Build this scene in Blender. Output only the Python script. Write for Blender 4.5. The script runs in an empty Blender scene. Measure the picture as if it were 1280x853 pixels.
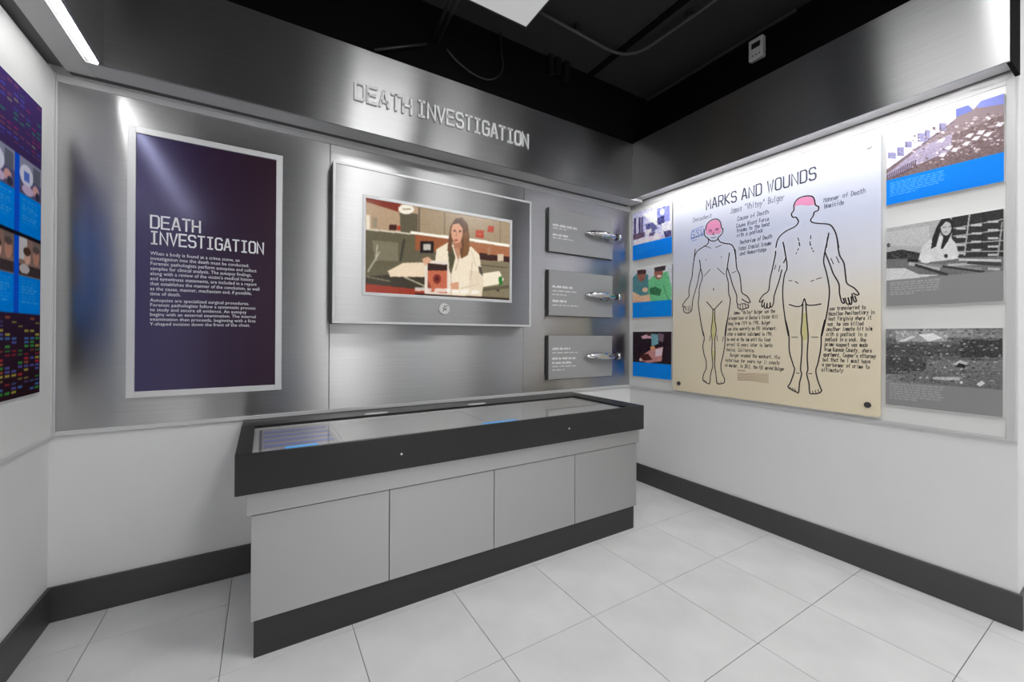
import bpy, bmesh, math, random
import numpy as np
from mathutils import Vector, Matrix

scene = bpy.context.scene
random.seed(7)
rng = np.random.default_rng(11)

# ------------------------------------------------------------------ camera
CAM = (-2.7304, -2.5061, 1.2299)
YAW, PITCH, ROLL, FPX = 0.5463, 0.0032, 0.0049, 510.1
cam_data = bpy.data.cameras.new('camera')
cam = bpy.data.objects.new('camera', cam_data)
scene.collection.objects.link(cam)
_fw = Vector((math.sin(YAW)*math.cos(PITCH), math.cos(YAW)*math.cos(PITCH), math.sin(PITCH)))
_rt = Vector((math.cos(YAW), -math.sin(YAW), 0)); _up = _rt.cross(_fw)
_r2 = _rt*math.cos(ROLL) + _up*math.sin(ROLL); _u2 = -_rt*math.sin(ROLL) + _up*math.cos(ROLL)
_m = Matrix((_r2, _u2, -_fw)).transposed().to_4x4(); _m.translation = Vector(CAM)
cam.matrix_world = _m
cam_data.sensor_width = 36.0
cam_data.lens = FPX/1280*36
cam_data.shift_y = -(426.5-417.91)/1280
cam_data.clip_start = 0.02
scene.camera = cam

# ------------------------------------------------------------------ world, exposure
world = bpy.data.worlds.new('world'); scene.world = world; world.use_nodes = True
world.node_tree.nodes['Background'].inputs[0].default_value = (1, 1, 1, 1)
world.node_tree.nodes['Background'].inputs[1].default_value = 1.0
scene.view_settings.view_transform = 'Standard'
scene.view_settings.look = 'None'
scene.view_settings.gamma = 1.0
scene.view_settings.use_curve_mapping = False
scene.view_settings.exposure = 0.42
LIGHT_PANEL = 11.0      # ceiling luminaires
LED_STRIP = 19.0       # strip under the left soffit
COVE_STRIP = 20.0       # strip tucked behind the lip of the right fascia
SCREEN_GLOW = 0.78

# ------------------------------------------------------------------ materials
def lin(c):
    c = np.asarray(c, float)
    return np.where(c <= 0.04045, c/12.92, ((c+0.055)/1.055)**2.4)
def rgb(r, g, b): return tuple(float(x) for x in lin(np.array([r, g, b])/255.0)) + (1.0,)

def new_mat(name):
    m = bpy.data.materials.new(name); m.use_nodes = True
    return m, m.node_tree.nodes, m.node_tree.links, m.node_tree.nodes['Principled BSDF']

def plain(name, col, rough=0.5, metal=0.0, var=0.03, scale=9.0, spec=0.5, bump=0.0):
    m, n, l, p = new_mat(name)
    p.inputs['Roughness'].default_value = rough; p.inputs['Metallic'].default_value = metal
    p.inputs['Specular IOR Level'].default_value = spec
    tc = n.new('ShaderNodeTexCoord'); nz = n.new('ShaderNodeTexNoise'); nz.inputs['Scale'].default_value = scale
    nz.inputs['Detail'].default_value = 5
    l.new(tc.outputs['Object'], nz.inputs['Vector'])
    hs = n.new('ShaderNodeMapRange'); hs.inputs['To Min'].default_value = 1-var; hs.inputs['To Max'].default_value = 1+var
    l.new(nz.outputs['Fac'], hs.inputs['Value'])
    mx = n.new('ShaderNodeMix'); mx.data_type = 'RGBA'; mx.blend_type = 'MULTIPLY'; mx.inputs['Factor'].default_value = 1
    mx.inputs['A'].default_value = col; l.new(hs.outputs['Result'], mx.inputs['B'])
    l.new(mx.outputs['Result'], p.inputs['Base Color'])
    if bump:
        b = n.new('ShaderNodeBump'); b.inputs['Strength'].default_value = bump; b.inputs['Distance'].default_value = 0.001
        nz2 = n.new('ShaderNodeTexNoise'); nz2.inputs['Scale'].default_value = 220
        l.new(tc.outputs['Object'], nz2.inputs['Vector']); l.new(nz2.outputs['Fac'], b.inputs['Height'])
        l.new(b.outputs['Normal'], p.inputs['Normal'])
    return m

def brushed(name, col, rough=0.34, aniso=0.85, streak=0.13):
    m, n, l, p = new_mat(name)
    p.inputs['Metallic'].default_value = 1.0
    p.inputs['Anisotropic'].default_value = aniso
    p.inputs['Anisotropic Rotation'].default_value = 0.25
    tg = n.new('ShaderNodeTangent'); tg.direction_type = 'UV_MAP'; tg.uv_map = 'UVMap'
    l.new(tg.outputs['Tangent'], p.inputs['Tangent'])
    uv = n.new('ShaderNodeUVMap'); uv.uv_map = 'UVMap'
    mp = n.new('ShaderNodeMapping'); mp.inputs['Scale'].default_value = (2.2, 420, 1)
    nz = n.new('ShaderNodeTexNoise'); nz.inputs['Scale'].default_value = 1.0; nz.inputs['Detail'].default_value = 4
    l.new(uv.outputs['UV'], mp.inputs['Vector']); l.new(mp.outputs['Vector'], nz.inputs['Vector'])
    r1 = n.new('ShaderNodeMapRange'); r1.inputs['To Min'].default_value = rough-0.035; r1.inputs['To Max'].default_value = rough+0.035
    l.new(nz.outputs['Fac'], r1.inputs['Value']); l.new(r1.outputs['Result'], p.inputs['Roughness'])
    r2 = n.new('ShaderNodeMapRange'); r2.inputs['To Min'].default_value = 1-streak*2; r2.inputs['To Max'].default_value = 1+streak
    l.new(nz.outputs['Fac'], r2.inputs['Value'])
    mx = n.new('ShaderNodeMix'); mx.data_type = 'RGBA'; mx.blend_type = 'MULTIPLY'; mx.inputs['Factor'].default_value = 1
    mx.inputs['A'].default_value = col; l.new(r2.outputs['Result'], mx.inputs['B'])
    l.new(mx.outputs['Result'], p.inputs['Base Color'])
    return m

def emitter(name, col, strength, base=None):
    m, n, l, p = new_mat(name)
    p.inputs['Base Color'].default_value = base or col
    p.inputs['Emission Color'].default_value = col; p.inputs['Emission Strength'].default_value = strength
    p.inputs['Roughness'].default_value = 0.5
    return m

def printed(name, rough=0.35, glow=0.0, spec=0.5):
    m, n, l, p = new_mat(name)
    a = n.new('ShaderNodeAttribute'); a.attribute_name = 'print'
    l.new(a.outputs['Color'], p.inputs['Base Color'])
    p.inputs['Roughness'].default_value = rough; p.inputs['Specular IOR Level'].default_value = spec
    if glow:
        p.inputs['Base Color'].default_value = (0, 0, 0, 1); l.remove(p.inputs['Base Color'].links[0])
        p.inputs['Base Color'].default_value = (0.01, 0.01, 0.01, 1)
        l.new(a.outputs['Color'], p.inputs['Emission Color']); p.inputs['Emission Strength'].default_value = glow
    return m

def floor_tile_mat():
    m, n, l, p = new_mat('floor_tile')
    tc = n.new('ShaderNodeTexCoord'); nz = n.new('ShaderNodeTexNoise'); nz.inputs['Scale'].default_value = 4; nz.inputs['Detail'].default_value = 8
    l.new(tc.outputs['Object'], nz.inputs['Vector'])
    oi = n.new('ShaderNodeObjectInfo')
    ad = n.new('ShaderNodeMath'); ad.operation = 'MULTIPLY_ADD'; ad.inputs[1].default_value = 0.12
    l.new(oi.outputs['Random'], ad.inputs[0]); l.new(nz.outputs['Fac'], ad.inputs[2])
    cr = n.new('ShaderNodeValToRGB')
    cr.color_ramp.elements[0].position = 0.25; cr.color_ramp.elements[0].color = rgb(214, 214, 214)
    cr.color_ramp.elements[1].position = 0.8; cr.color_ramp.elements[1].color = rgb(232, 232, 232)
    l.new(ad.outputs['Value'], cr.inputs['Fac']); l.new(cr.outputs['Color'], p.inputs['Base Color'])
    p.inputs['Roughness'].default_value = 0.38
    return m

def board_mat():
    m, n, l, p = new_mat('board_print')
    tc = n.new('ShaderNodeTexCoord'); sx = n.new('ShaderNodeSeparateXYZ'); l.new(tc.outputs['Object'], sx.inputs['Vector'])
    mr = n.new('ShaderNodeMapRange'); mr.inputs['From Min'].default_value = -0.74; mr.inputs['From Max'].default_value = 0.74
    l.new(sx.outputs['Z'], mr.inputs['Value'])
    cr = n.new('ShaderNodeValToRGB'); e = cr.color_ramp.elements
    e[0].position = 0.0; e[0].color = rgb(243, 229, 198); e[1].position = 1.0; e[1].color = rgb(240, 242, 252)
    for pos, c in ((0.34, (241, 229, 205)), (0.46, (237, 230, 218)), (0.56, (230, 230, 236)), (0.74, (220, 225, 247))):
        k = e.new(pos); k.color = rgb(*c)
    l.new(mr.outputs['Result'], cr.inputs['Fac']); l.new(cr.outputs['Color'], p.inputs['Base Color'])
    p.inputs['Roughness'].default_value = 0.25
    return m

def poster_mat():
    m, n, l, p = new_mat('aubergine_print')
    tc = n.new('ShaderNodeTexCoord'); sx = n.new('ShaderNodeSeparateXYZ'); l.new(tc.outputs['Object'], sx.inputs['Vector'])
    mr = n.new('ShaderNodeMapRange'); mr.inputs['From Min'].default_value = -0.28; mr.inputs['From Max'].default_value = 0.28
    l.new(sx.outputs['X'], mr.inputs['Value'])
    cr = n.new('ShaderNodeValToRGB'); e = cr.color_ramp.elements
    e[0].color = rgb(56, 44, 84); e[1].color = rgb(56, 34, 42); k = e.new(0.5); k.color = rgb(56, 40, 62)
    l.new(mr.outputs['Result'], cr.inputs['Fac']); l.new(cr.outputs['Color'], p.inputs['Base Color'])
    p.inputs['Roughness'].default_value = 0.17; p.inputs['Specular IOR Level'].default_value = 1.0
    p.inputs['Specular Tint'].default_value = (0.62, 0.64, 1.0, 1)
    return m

M = {}
M['wall'] = plain('white_wall_paint', rgb(234, 234, 234), 0.75, var=0.015, bump=0.05)
M['rear'] = plain('grey_rear_wall', rgb(140, 140, 140), 0.7)
M['panel_white'] = plain('white_laminate', rgb(232, 232, 230), 0.42, var=0.01)
M['panel_edge'] = plain('pale_edge_trim', rgb(205, 205, 205), 0.4, var=0.01)
M['trim_alu'] = plain('aluminium_trim', rgb(214, 214, 214), 0.45, 0.15, var=0.02)
M['soffit'] = plain('grey_soffit_paint', rgb(185, 185, 185), 0.55, var=0.02)
M['slot'] = plain('dark_grey_slot', rgb(96, 96, 96), 0.8)
M['black'] = plain('black_ceiling_paint', rgb(17, 17, 17), 0.8, var=0.1, spec=0.2)
M['black_wall'] = plain('black_wall_paint', rgb(9, 9, 9), 0.9, var=0.1, spec=0.1)
M['deck'] = plain('dark_ceiling_deck', rgb(46, 46, 46), 0.8, var=0.12, spec=0.2)
M['conduit'] = plain('dark_conduit', rgb(62, 62, 62), 0.5, var=0.05)
M['pipe'] = plain('black_pipe', rgb(36, 36, 36), 0.4, var=0.05)
M['base'] = plain('charcoal_vinyl', rgb(70, 70, 70), 0.42, var=0.05)
M['toe'] = plain('charcoal_toe', rgb(50, 50, 50), 0.5, var=0.05)
M['rim'] = plain('black_laminate', rgb(32, 32, 32), 0.33, var=0.04)
M['grout'] = plain('grout', rgb(118, 118, 118), 0.9)
M['tile'] = floor_tile_mat()
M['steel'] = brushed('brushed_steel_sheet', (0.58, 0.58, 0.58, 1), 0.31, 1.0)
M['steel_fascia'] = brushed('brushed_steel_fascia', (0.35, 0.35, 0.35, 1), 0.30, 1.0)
M['steel_door'] = brushed('brushed_laminate', (0.56, 0.56, 0.56, 1), 0.55, 0.6, 0.03)
M['steel_front'] = brushed('brushed_steel_bezel', (0.40, 0.40, 0.40, 1), 0.30, 1.0)
M['bright_alu'] = plain('bright_aluminium', rgb(226, 226, 226), 0.35, 0.25, var=0.02)
M['letter'] = plain('satin_letter', rgb(246, 246, 246), 0.4, 0.0, var=0.01)
M['dark_side'] = plain('dark_side', rgb(60, 60, 60), 0.5)
M['plaque'] = plain('grey_plaque', rgb(166, 166, 166), 0.3, var=0.02)
M['plaque_edge'] = plain('plaque_edge', rgb(62, 62, 62), 0.5)
M['chrome'] = plain('chrome', rgb(215, 215, 215), 0.1, 1.0, var=0.01)
M['white_ink'] = plain('white_ink', rgb(240, 240, 240), 0.5, var=0.0)
M['black_ink'] = plain('black_ink', rgb(42, 38, 42), 0.5, var=0.0)
M['navy_ink'] = plain('navy_ink', rgb(60, 66, 88), 0.5, var=0.0)
M['pen_ink'] = plain('pen_ink', rgb(72, 68, 60), 0.5, var=0.0)
M['pen_blue_grey'] = plain('pen_blue_grey', rgb(98, 108, 140), 0.5, var=0.0)
M['blue_ink'] = plain('blue_ink', rgb(120, 150, 225), 0.5, var=0.0)
M['pink_ink'] = plain('pink_ink', rgb(247, 160, 205), 0.5, var=0.04, scale=30)
M['tan_ink'] = plain('tan_ink', rgb(196, 172, 142), 0.5, var=0.0)
M['yellow_ink'] = plain('yellow_ink', rgb(220, 212, 150), 0.5, var=0.02)
M['poster'] = poster_mat()
M['board'] = board_mat()
M['print'] = printed('photo_print', 0.6, 0.0, 0.2)
M['matte_print'] = printed('matte_print', 0.8, 0.0, 0.0)
M['screen'] = printed('screen_image', 0.2, SCREEN_GLOW)
M['white_plastic'] = plain('white_plastic', rgb(212, 212, 210), 0.4)
M['dark_lcd'] = plain('dark_display', rgb(40, 42, 42), 0.25)
M['lamp_face'] = emitter('lamp_diffuser', (1, 1, 1, 1), LIGHT_PANEL)
M['lamp_dim'] = emitter('lamp_diffuser_dim', (1, 1, 1, 1), 0.30, (0.25, 0.25, 0.25, 1))
M['cove'] = emitter('cove_led_lens', (1, 1, 1, 1), COVE_STRIP)
M['led'] = emitter('led_lens', (1, 1, 1, 1), LED_STRIP)
M['cyan_glow'] = emitter('cyan_display', rgb(70, 160, 225), 0.6)
M['deck_grey'] = plain('case_deck', rgb(214, 214, 212), 0.4, var=0.02)

def glass_mat():
    m, n, l, p = new_mat('case_glass')
    out = n['Material Output']; n.remove(p)
    tr = n.new('ShaderNodeBsdfTransparent'); tr.inputs['Color'].default_value = (0.94, 0.94, 0.94, 1)
    gl = n.new('ShaderNodeBsdfGlossy'); gl.inputs['Roughness'].default_value = 0.03
    fr = n.new('ShaderNodeFresnel'); fr.inputs['IOR'].default_value = 1.5
    mx = n.new('ShaderNodeMixShader')
    ge = n.new('ShaderNodeNewGeometry'); iv = n.new('ShaderNodeMath'); iv.operation = 'SUBTRACT'; iv.inputs[0].default_value = 1.0
    l.new(ge.outputs['Backfacing'], iv.inputs[1]); mu = n.new('ShaderNodeMath'); mu.operation = 'MULTIPLY'
    l.new(fr.outputs['Fac'], mu.inputs[0]); l.new(iv.outputs['Value'], mu.inputs[1]); l.new(mu.outputs['Value'], mx.inputs['Fac']); l.new(tr.outputs['BSDF'], mx.inputs[1]); l.new(gl.outputs['BSDF'], mx.inputs[2])
    l.new(mx.outputs['Shader'], out.inputs['Surface'])
    return m
M['glass'] = glass_mat()

# ------------------------------------------------------------------ object helpers
WLOC = {}
def link(o, loc, parent=None):
    scene.collection.objects.link(o)
    o.location = loc
    WLOC[o.name] = Vector(loc)
    if parent is not None:
        o.parent = parent
        o.matrix_parent_inverse = Matrix.Translation(-WLOC[parent.name])
    return o
def tag(o, label=None, cat=None, group=None, kind=None):
    if label: o['label'] = label
    if cat: o['category'] = cat
    if group: o['group'] = group
    if kind: o['kind'] = kind
    return o
def thing(name, loc, label, cat, group=None):
    return tag(link(bpy.data.objects.new(name, None), loc), label, cat, group)
def box_uv(me):
    uvl = me.uv_layers.new(name='UVMap')
    for p in me.polygons:
        n = p.normal; a = max(range(3), key=lambda i: abs(n[i]))
        for li in p.loop_indices:
            v = me.vertices[me.loops[li].vertex_index].co
            uvl.data[li].uv = (v.x, v.z) if a == 1 else ((v.y, v.z) if a == 0 else (v.x, v.y))
def from_bm(name, bm, mat, parent=None, uv=False, smooth=False):
    """bm holds world coordinates; the object's origin goes to the centre of its bounds"""
    vs = [v.co for v in bm.verts]
    lo = Vector((min(v.x for v in vs), min(v.y for v in vs), min(v.z for v in vs)))
    hi = Vector((max(v.x for v in vs), max(v.y for v in vs), max(v.z for v in vs)))
    c = (lo+hi)/2
    for v in bm.verts: v.co -= c
    me = bpy.data.meshes.new(name); bm.normal_update(); bm.to_mesh(me); bm.free()
    if uv: box_uv(me)
    if smooth:
        for p in me.polygons: p.use_smooth = True
    mats = mat if isinstance(mat, (list, tuple)) else [mat]
    for k in mats: me.materials.append(M[k] if isinstance(k, str) else k)
    o = bpy.data.objects.new(name, me)
    return link(o, c, parent)
def add_box(bm, x0, x1, y0, y1, z0, z1, bevel=0.0, seg=1, mi=0):
    x0, x1 = min(x0, x1), max(x0, x1); y0, y1 = min(y0, y1), max(y0, y1); z0, z1 = min(z0, z1), max(z0, z1)
    r = bmesh.ops.create_cube(bm, size=1.0)
    vs = r['verts']
    for v in vs:
        v.co = Vector(((x0+x1)/2+v.co.x*(x1-x0), (y0+y1)/2+v.co.y*(y1-y0), (z0+z1)/2+v.co.z*(z1-z0)))
    fs = set(f for v in vs for f in v.link_faces)
    for f in fs: f.material_index = mi
    if bevel:
        es = list(set(e for v in vs for e in v.link_edges))
        r2 = bmesh.ops.bevel(bm, geom=es, offset=bevel, segments=seg, affect='EDGES', profile=0.5)
        for f in r2['faces']: f.material_index = mi
def box(name, x0, x1, y0, y1, z0, z1, mat, parent=None, bevel=0.0, seg=1, uv=False):
    bm = bmesh.new(); add_box(bm, x0, x1, y0, y1, z0, z1, bevel, seg)
    return from_bm(name, bm, mat, parent, uv)
def frame_bm(bm, axis, d0, d1, a0, a1, b0, b1, w, wb=None, bevel=0.0):
    """four bars of a rectangular frame; axis = the thin direction"""
    wb = w if wb is None else wb
    def bar(p0, p1, q0, q1):
        if axis == 'y': add_box(bm, p0, p1, d0, d1, q0, q1, bevel)
        elif axis == 'x': add_box(bm, d0, d1, p0, p1, q0, q1, bevel)
        else: add_box(bm, p0, p1, q0, q1, d0, d1, bevel)
    bar(a0, a0+w, b0, b1); bar(a1-w, a1, b0, b1); bar(a0+w, a1-w, b0, b0+wb); bar(a0+w, a1-w, b1-wb, b1)
def add_tube(bm, pts, r, seg=10):
    pts = [Vector(p) for p in pts]; rings = []
    for i, p in enumerate(pts):
        t = (pts[min(i+1, len(pts)-1)] - pts[max(i-1, 0)]).normalized()
        ref = Vector((0, 0, 1)) if abs(t.z) < 0.9 else Vector((1, 0, 0))
        u = t.cross(ref).normalized(); v = t.cross(u)
        rr = r[i] if isinstance(r, (list, tuple)) else r
        rings.append([bm.verts.new(p + u*math.cos(2*math.pi*k/seg)*rr + v*math.sin(2*math.pi*k/seg)*rr) for k in range(seg)])
    for a, b in zip(rings[:-1], rings[1:]):
        for k in range(seg): bm.faces.new((a[k], a[(k+1) % seg], b[(k+1) % seg], b[k]))
    bm.faces.new(rings[0][::-1]); bm.faces.new(rings[-1])
    bmesh.ops.recalc_face_normals(bm, faces=bm.faces[:])
def tube(name, pts, r, mat, parent=None, seg=10):
    bm = bmesh.new(); add_tube(bm, pts, r, seg); return from_bm(name, bm, mat, parent, smooth=True)
def disc(name, c, axis, r, t, mat, parent=None, seg=24, sx=1.0):
    """a short cylinder whose axis is +-x, +-y or z"""
    bm = bmesh.new()
    bmesh.ops.create_cone(bm, cap_ends=True, segments=seg, radius1=r, radius2=r*0.94, depth=t)
    for v in bm.verts:
        x, y, z = v.co
        x *= sx
        if axis == '-y': v.co = Vector((c[0]+x, c[1]-z, c[2]+y))
        elif axis == '-x': v.co = Vector((c[0]-z, c[1]+x, c[2]+y))
        else: v.co = Vector((c[0]+x, c[1]+y, c[2]+z))
    bmesh.ops.recalc_face_normals(bm, faces=bm.faces[:])
    return from_bm(name, bm, mat, parent)

# surfaces that carry print: (origin, u direction, v direction (up), normal)
class Surf:
    def __init__(s, o, u, n): s.o = Vector(o); s.u = Vector(u); s.v = Vector((0, 0, 1)); s.n = Vector(n)
    def at(s, a, b, h=0.0): return s.o + s.u*a + s.v*b + s.n*h
BACK = lambda y: Surf((0, y, 0), (1, 0, 0), (0, -1, 0))        # (x, z)
RIGHT = lambda x: Surf((x, 0, 0), (0, -1, 0), (-1, 0, 0))      # (-y, z)
LEFT = lambda x: Surf((x, 0, 0), (0, 1, 0), (1, 0, 0))         # (y, z)

def ribbon_bm(bm, S, pts, w, h0, h1=None):
    """a stroke of width w along pts (2D on the surface); a prism when h1 is given"""
    P = [Vector((p[0], p[1])) for p in pts]
    Q = [P[0]]
    for p in P[1:]:
        if (p-Q[-1]).length > 1e-5: Q.append(p)
    if len(Q) == 1: Q.append(Q[0] + Vector((w*0.9, 0)))
    closed = len(Q) > 3 and (Q[0]-Q[-1]).length < 1e-4
    if closed: Q = Q[:-1]
    n = len(Q); L = []; R = []
    for i in range(n):
        a = Q[i-1] if (i > 0 or closed) else None
        b = Q[(i+1) % n] if (i < n-1 or closed) else None
        d1 = (Q[i]-a).normalized() if a is not None else None
        d2 = (b-Q[i]).normalized() if b is not None else None
        if d1 is None: d1 = d2
        if d2 is None: d2 = d1
        t = d1 + d2
        if t.length < 1e-3: t = d1
        t.normalize(); nn = Vector((-t.y, t.x))
        m = max(0.45, nn.dot(Vector((-d1.y, d1.x))))
        off = w/2/m
        c = Q[i]
        if not closed and i == 0: c = c - d2*w*0.3
        if not closed and i == n-1: c = c + d1*w*0.3
        L.append(c+nn*off); R.append(c-nn*off)
    ht = h0 if h1 is None else h1
    lt = [bm.verts.new(S.at(p.x, p.y, ht)) for p in L]; rt = [bm.verts.new(S.at(p.x, p.y, ht)) for p in R]
    if h1 is not None:
        lb = [bm.verts.new(S.at(p.x, p.y, h0)) for p in L]; rb = [bm.verts.new(S.at(p.x, p.y, h0)) for p in R]
    for i in range(n if closed else n-1):
        j = (i+1) % n
        bm.faces.new((rt[i], rt[j], lt[j], lt[i]))
        if h1 is not None:
            bm.faces.new((rb[i], rb[j], rt[j], rt[i])); bm.faces.new((lt[i], lt[j], lb[j], lb[i]))
    if h1 is not None and not closed:
        bm.faces.new((lt[0], lb[0], rb[0], rt[0])); bm.faces.new((rt[-1], rb[-1], lb[-1], lt[-1]))

# pen alphabet on a 4 x 8 grid (x digit, y digit; baseline 2, x-height 6, capitals 8)
PEN = dict(a="46 42;45 26 05 03 12 32 43", b="08 02;05 26 45 43 22 03", c="45 26 05 03 22 43", d="48 42;45 26 05 03 22 43",
 e="04 44 45 26 05 03 22 43", f="48 38 27 22;05 45", g="46 41 30 10;45 26 05 03 22 43", h="08 02;05 26 45 42", i="26 22;28 27",
 j="36 31 10;38 37", k="08 02;46 04 42", l="28 23 32", m="06 02;05 16 25 22;25 36 45 42", n="06 02;05 26 45 42", o="26 05 03 22 43 45 26",
 p="06 00;05 26 45 43 22 03", q="46 40;45 26 05 03 22 43", r="06 02;04 26 46", s="45 26 05 14 34 43 22 03", t="28 23 32 42;06 46",
 u="06 03 22 43;46 42", v="06 22 46", w="06 12 24 32 46", x="06 42;46 02", y="06 23;46 00", z="06 46 02 42",
 A="02 28 42;14 34", B="02 08 38 47 46 35 05;35 44 43 32 02", C="47 38 18 07 03 12 32 43", D="02 08 28 46 44 22 02", E="48 08 02 42;05 35",
 F="02 08 48;05 35", G="47 28 07 03 22 43 45 25", H="02 08;42 48;05 45", I="22 28", J="48 43 22 03", K="08 02;48 05 42", L="08 02 42",
 M="02 08 25 48 42", N="02 08 42 48", O="28 07 03 22 43 47 28", P="02 08 38 47 46 35 05", R="02 08 38 47 46 35 05;25 42", S="47 28 07 16 35 43 22 03",
 T="08 48;28 22", U="08 03 22 43 48", V="08 22 48", W="08 12 25 32 48", Y="08 25 48;25 22")
PEN.update({'0': "28 07 03 22 43 47 28", '1': "17 28 22", '2': "07 28 47 45 02 42", '3': "07 28 47 35 44 32 03", '4': "32 38 04 44", '5': "48 08 05 35 43 22 03",
 '6': "47 28 05 03 22 43 35 05", '7': "08 48 12", '8': "28 07 35 43 22 03 16 47 28", '9': "45 16 07 28 47 42", '.': "22 23", ',': "22 11", '"': "18 16;38 36", "'": "28 26", ':': "23 22;26 25"})
def pen_text(bm, S, text, x, z, xh, w, width=None, jit=0.35, slope=0.0):
    """single-stroke handwriting; xh = x-height in metres"""
    u = xh/4.0; adv = 5.6
    if width: sx = width/(len(text)*adv*u - 1.6*u)
    else: sx = 1.0
    cx = x
    for ch in text:
        if ch in PEN:
            dz = random.uniform(-jit, jit)*u
            for st in PEN[ch].split(';'):
                pts = []
                for q in st.split():
                    px, py = int(q[0]), int(q[1])-2
                    pts.append((cx+(px+py*0.12)*u*sx*0.95+random.uniform(-jit, jit)*u*0.5, z+slope*(cx-x)+py*u+dz+random.uniform(-jit, jit)*u*0.5))
                ribbon_bm(bm, S, pts, w, 0.0)
        cx += adv*u*sx

# squared display alphabet, 4 x 6
SQ = dict(
 D=[[(0,0),(0,6),(3.1,6),(4,5.1),(4,.9),(3.1,0),(0,0)]], E=[[(4,6),(0,6),(0,0),(4,0)],[(0,3.1),(3.5,3.1)]],
 A=[[(0,0),(1.7,6),(2.3,6),(4,0)],[(.75,1.9),(3.25,1.9)]], T=[[(0,6),(4,6)],[(2,6),(2,0)]], H=[[(0,0),(0,6)],[(4,0),(4,6)],[(0,3),(4,3)]],
 I=[[(.5,6),(3.5,6)],[(2,6),(2,0)],[(.5,0),(3.5,0)]], N=[[(0,0),(0,6),(4,0),(4,6)]], V=[[(0,6),(2,0),(4,6)]],
 S=[[(4,5),(3.2,6),(.8,6),(0,5.2),(0,3.9),(.8,3.1),(3.2,3.1),(4,2.3),(4,.8),(3.2,0),(.8,0),(0,1)]],
 G=[[(4,5),(3.2,6),(.8,6),(0,5.2),(0,.8),(.8,0),(3.2,0),(4,.8),(4,3),(2.2,3)]], O=[[(.8,0),(0,.8),(0,5.2),(.8,6),(3.2,6),(4,5.2),(4,.8),(3.2,0),(.8,0)]],
 M=[[(0,0),(0,6),(2,2),(4,6),(4,0)]], R=[[(0,0),(0,6),(3.2,6),(4,5.3),(4,3.5),(3.2,2.8),(0,2.8)],[(2,2.8),(4,0)]], K=[[(0,0),(0,6)],[(4,6),(.3,3),(4,0)]],
 W=[[(0,6),(1,0),(2,4.5),(3,0),(4,6)]], U=[[(0,6),(0,.8),(.8,0),(3.2,0),(4,.8),(4,6)]])
def sq_layout(text, x0, x1, z0, cap, space=3.2, gap=1.5):
    tot = 0; pos = []
    for i, ch in enumerate(text):
        pos.append(tot); tot += space if ch == ' ' else 4+gap
    tot -= gap; sx = (x1-x0)/tot; sz = cap/6.0
    return [(ch, [[(x0+(p+q[0])*sx, z0+q[1]*sz) for q in st] for st in SQ[ch]]) for ch, p in zip(text, pos) if ch != ' ']

def font_mesh(name, text, S, x, z, size, mat, parent, width=None, height=None, line=1.0):
    cu = bpy.data.curves.new(name, 'FONT'); cu.body = text; cu.size = size; cu.space_line = line; cu.resolution_u = 2
    to = bpy.data.objects.new(name, cu); scene.collection.objects.link(to)
    dg = bpy.context.evaluated_depsgraph_get(); me = bpy.data.meshes.new_from_object(to.evaluated_get(dg))
    bpy.data.objects.remove(to); bpy.data.curves.remove(cu)
    xs = [v.co.x for v in me.vertices]; ys = [v.co.y for v in me.vertices]
    kx = width/(max(xs)-min(xs)) if width else 1.0; ky = height/(max(ys)-min(ys)) if height else 1.0
    x_0, y_1 = min(xs), max(ys)
    bm = bmesh.new(); bm.from_mesh(me); bpy.data.meshes.remove(me)
    for v in bm.verts: v.co = S.at(x+(v.co.x-x_0)*kx, z+(v.co.y-y_1)*ky)
    return from_bm(name, bm, mat, parent)

def smooth(pts, k=4):
    if len(pts) < 3: return pts
    P = [Vector(p) for p in pts]; out = []
    closed = (P[0]-P[-1]).length < 1e-6
    for i in range(len(P)-1):
        p0 = P[i-1] if i else (P[-2] if closed else P[0]); p1 = P[i]; p2 = P[i+1]
        p3 = P[i+2] if i+2 < len(P) else (P[1] if closed else P[-1])
        for j in range(k):
            t = j/k
            out.append(0.5*((2*p1)+(p2-p0)*t+(2*p0-5*p1+4*p2-p3)*t*t+(3*p1-p0-3*p2+p3)*t*t*t))
    out.append(P[-1]); return out

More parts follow.
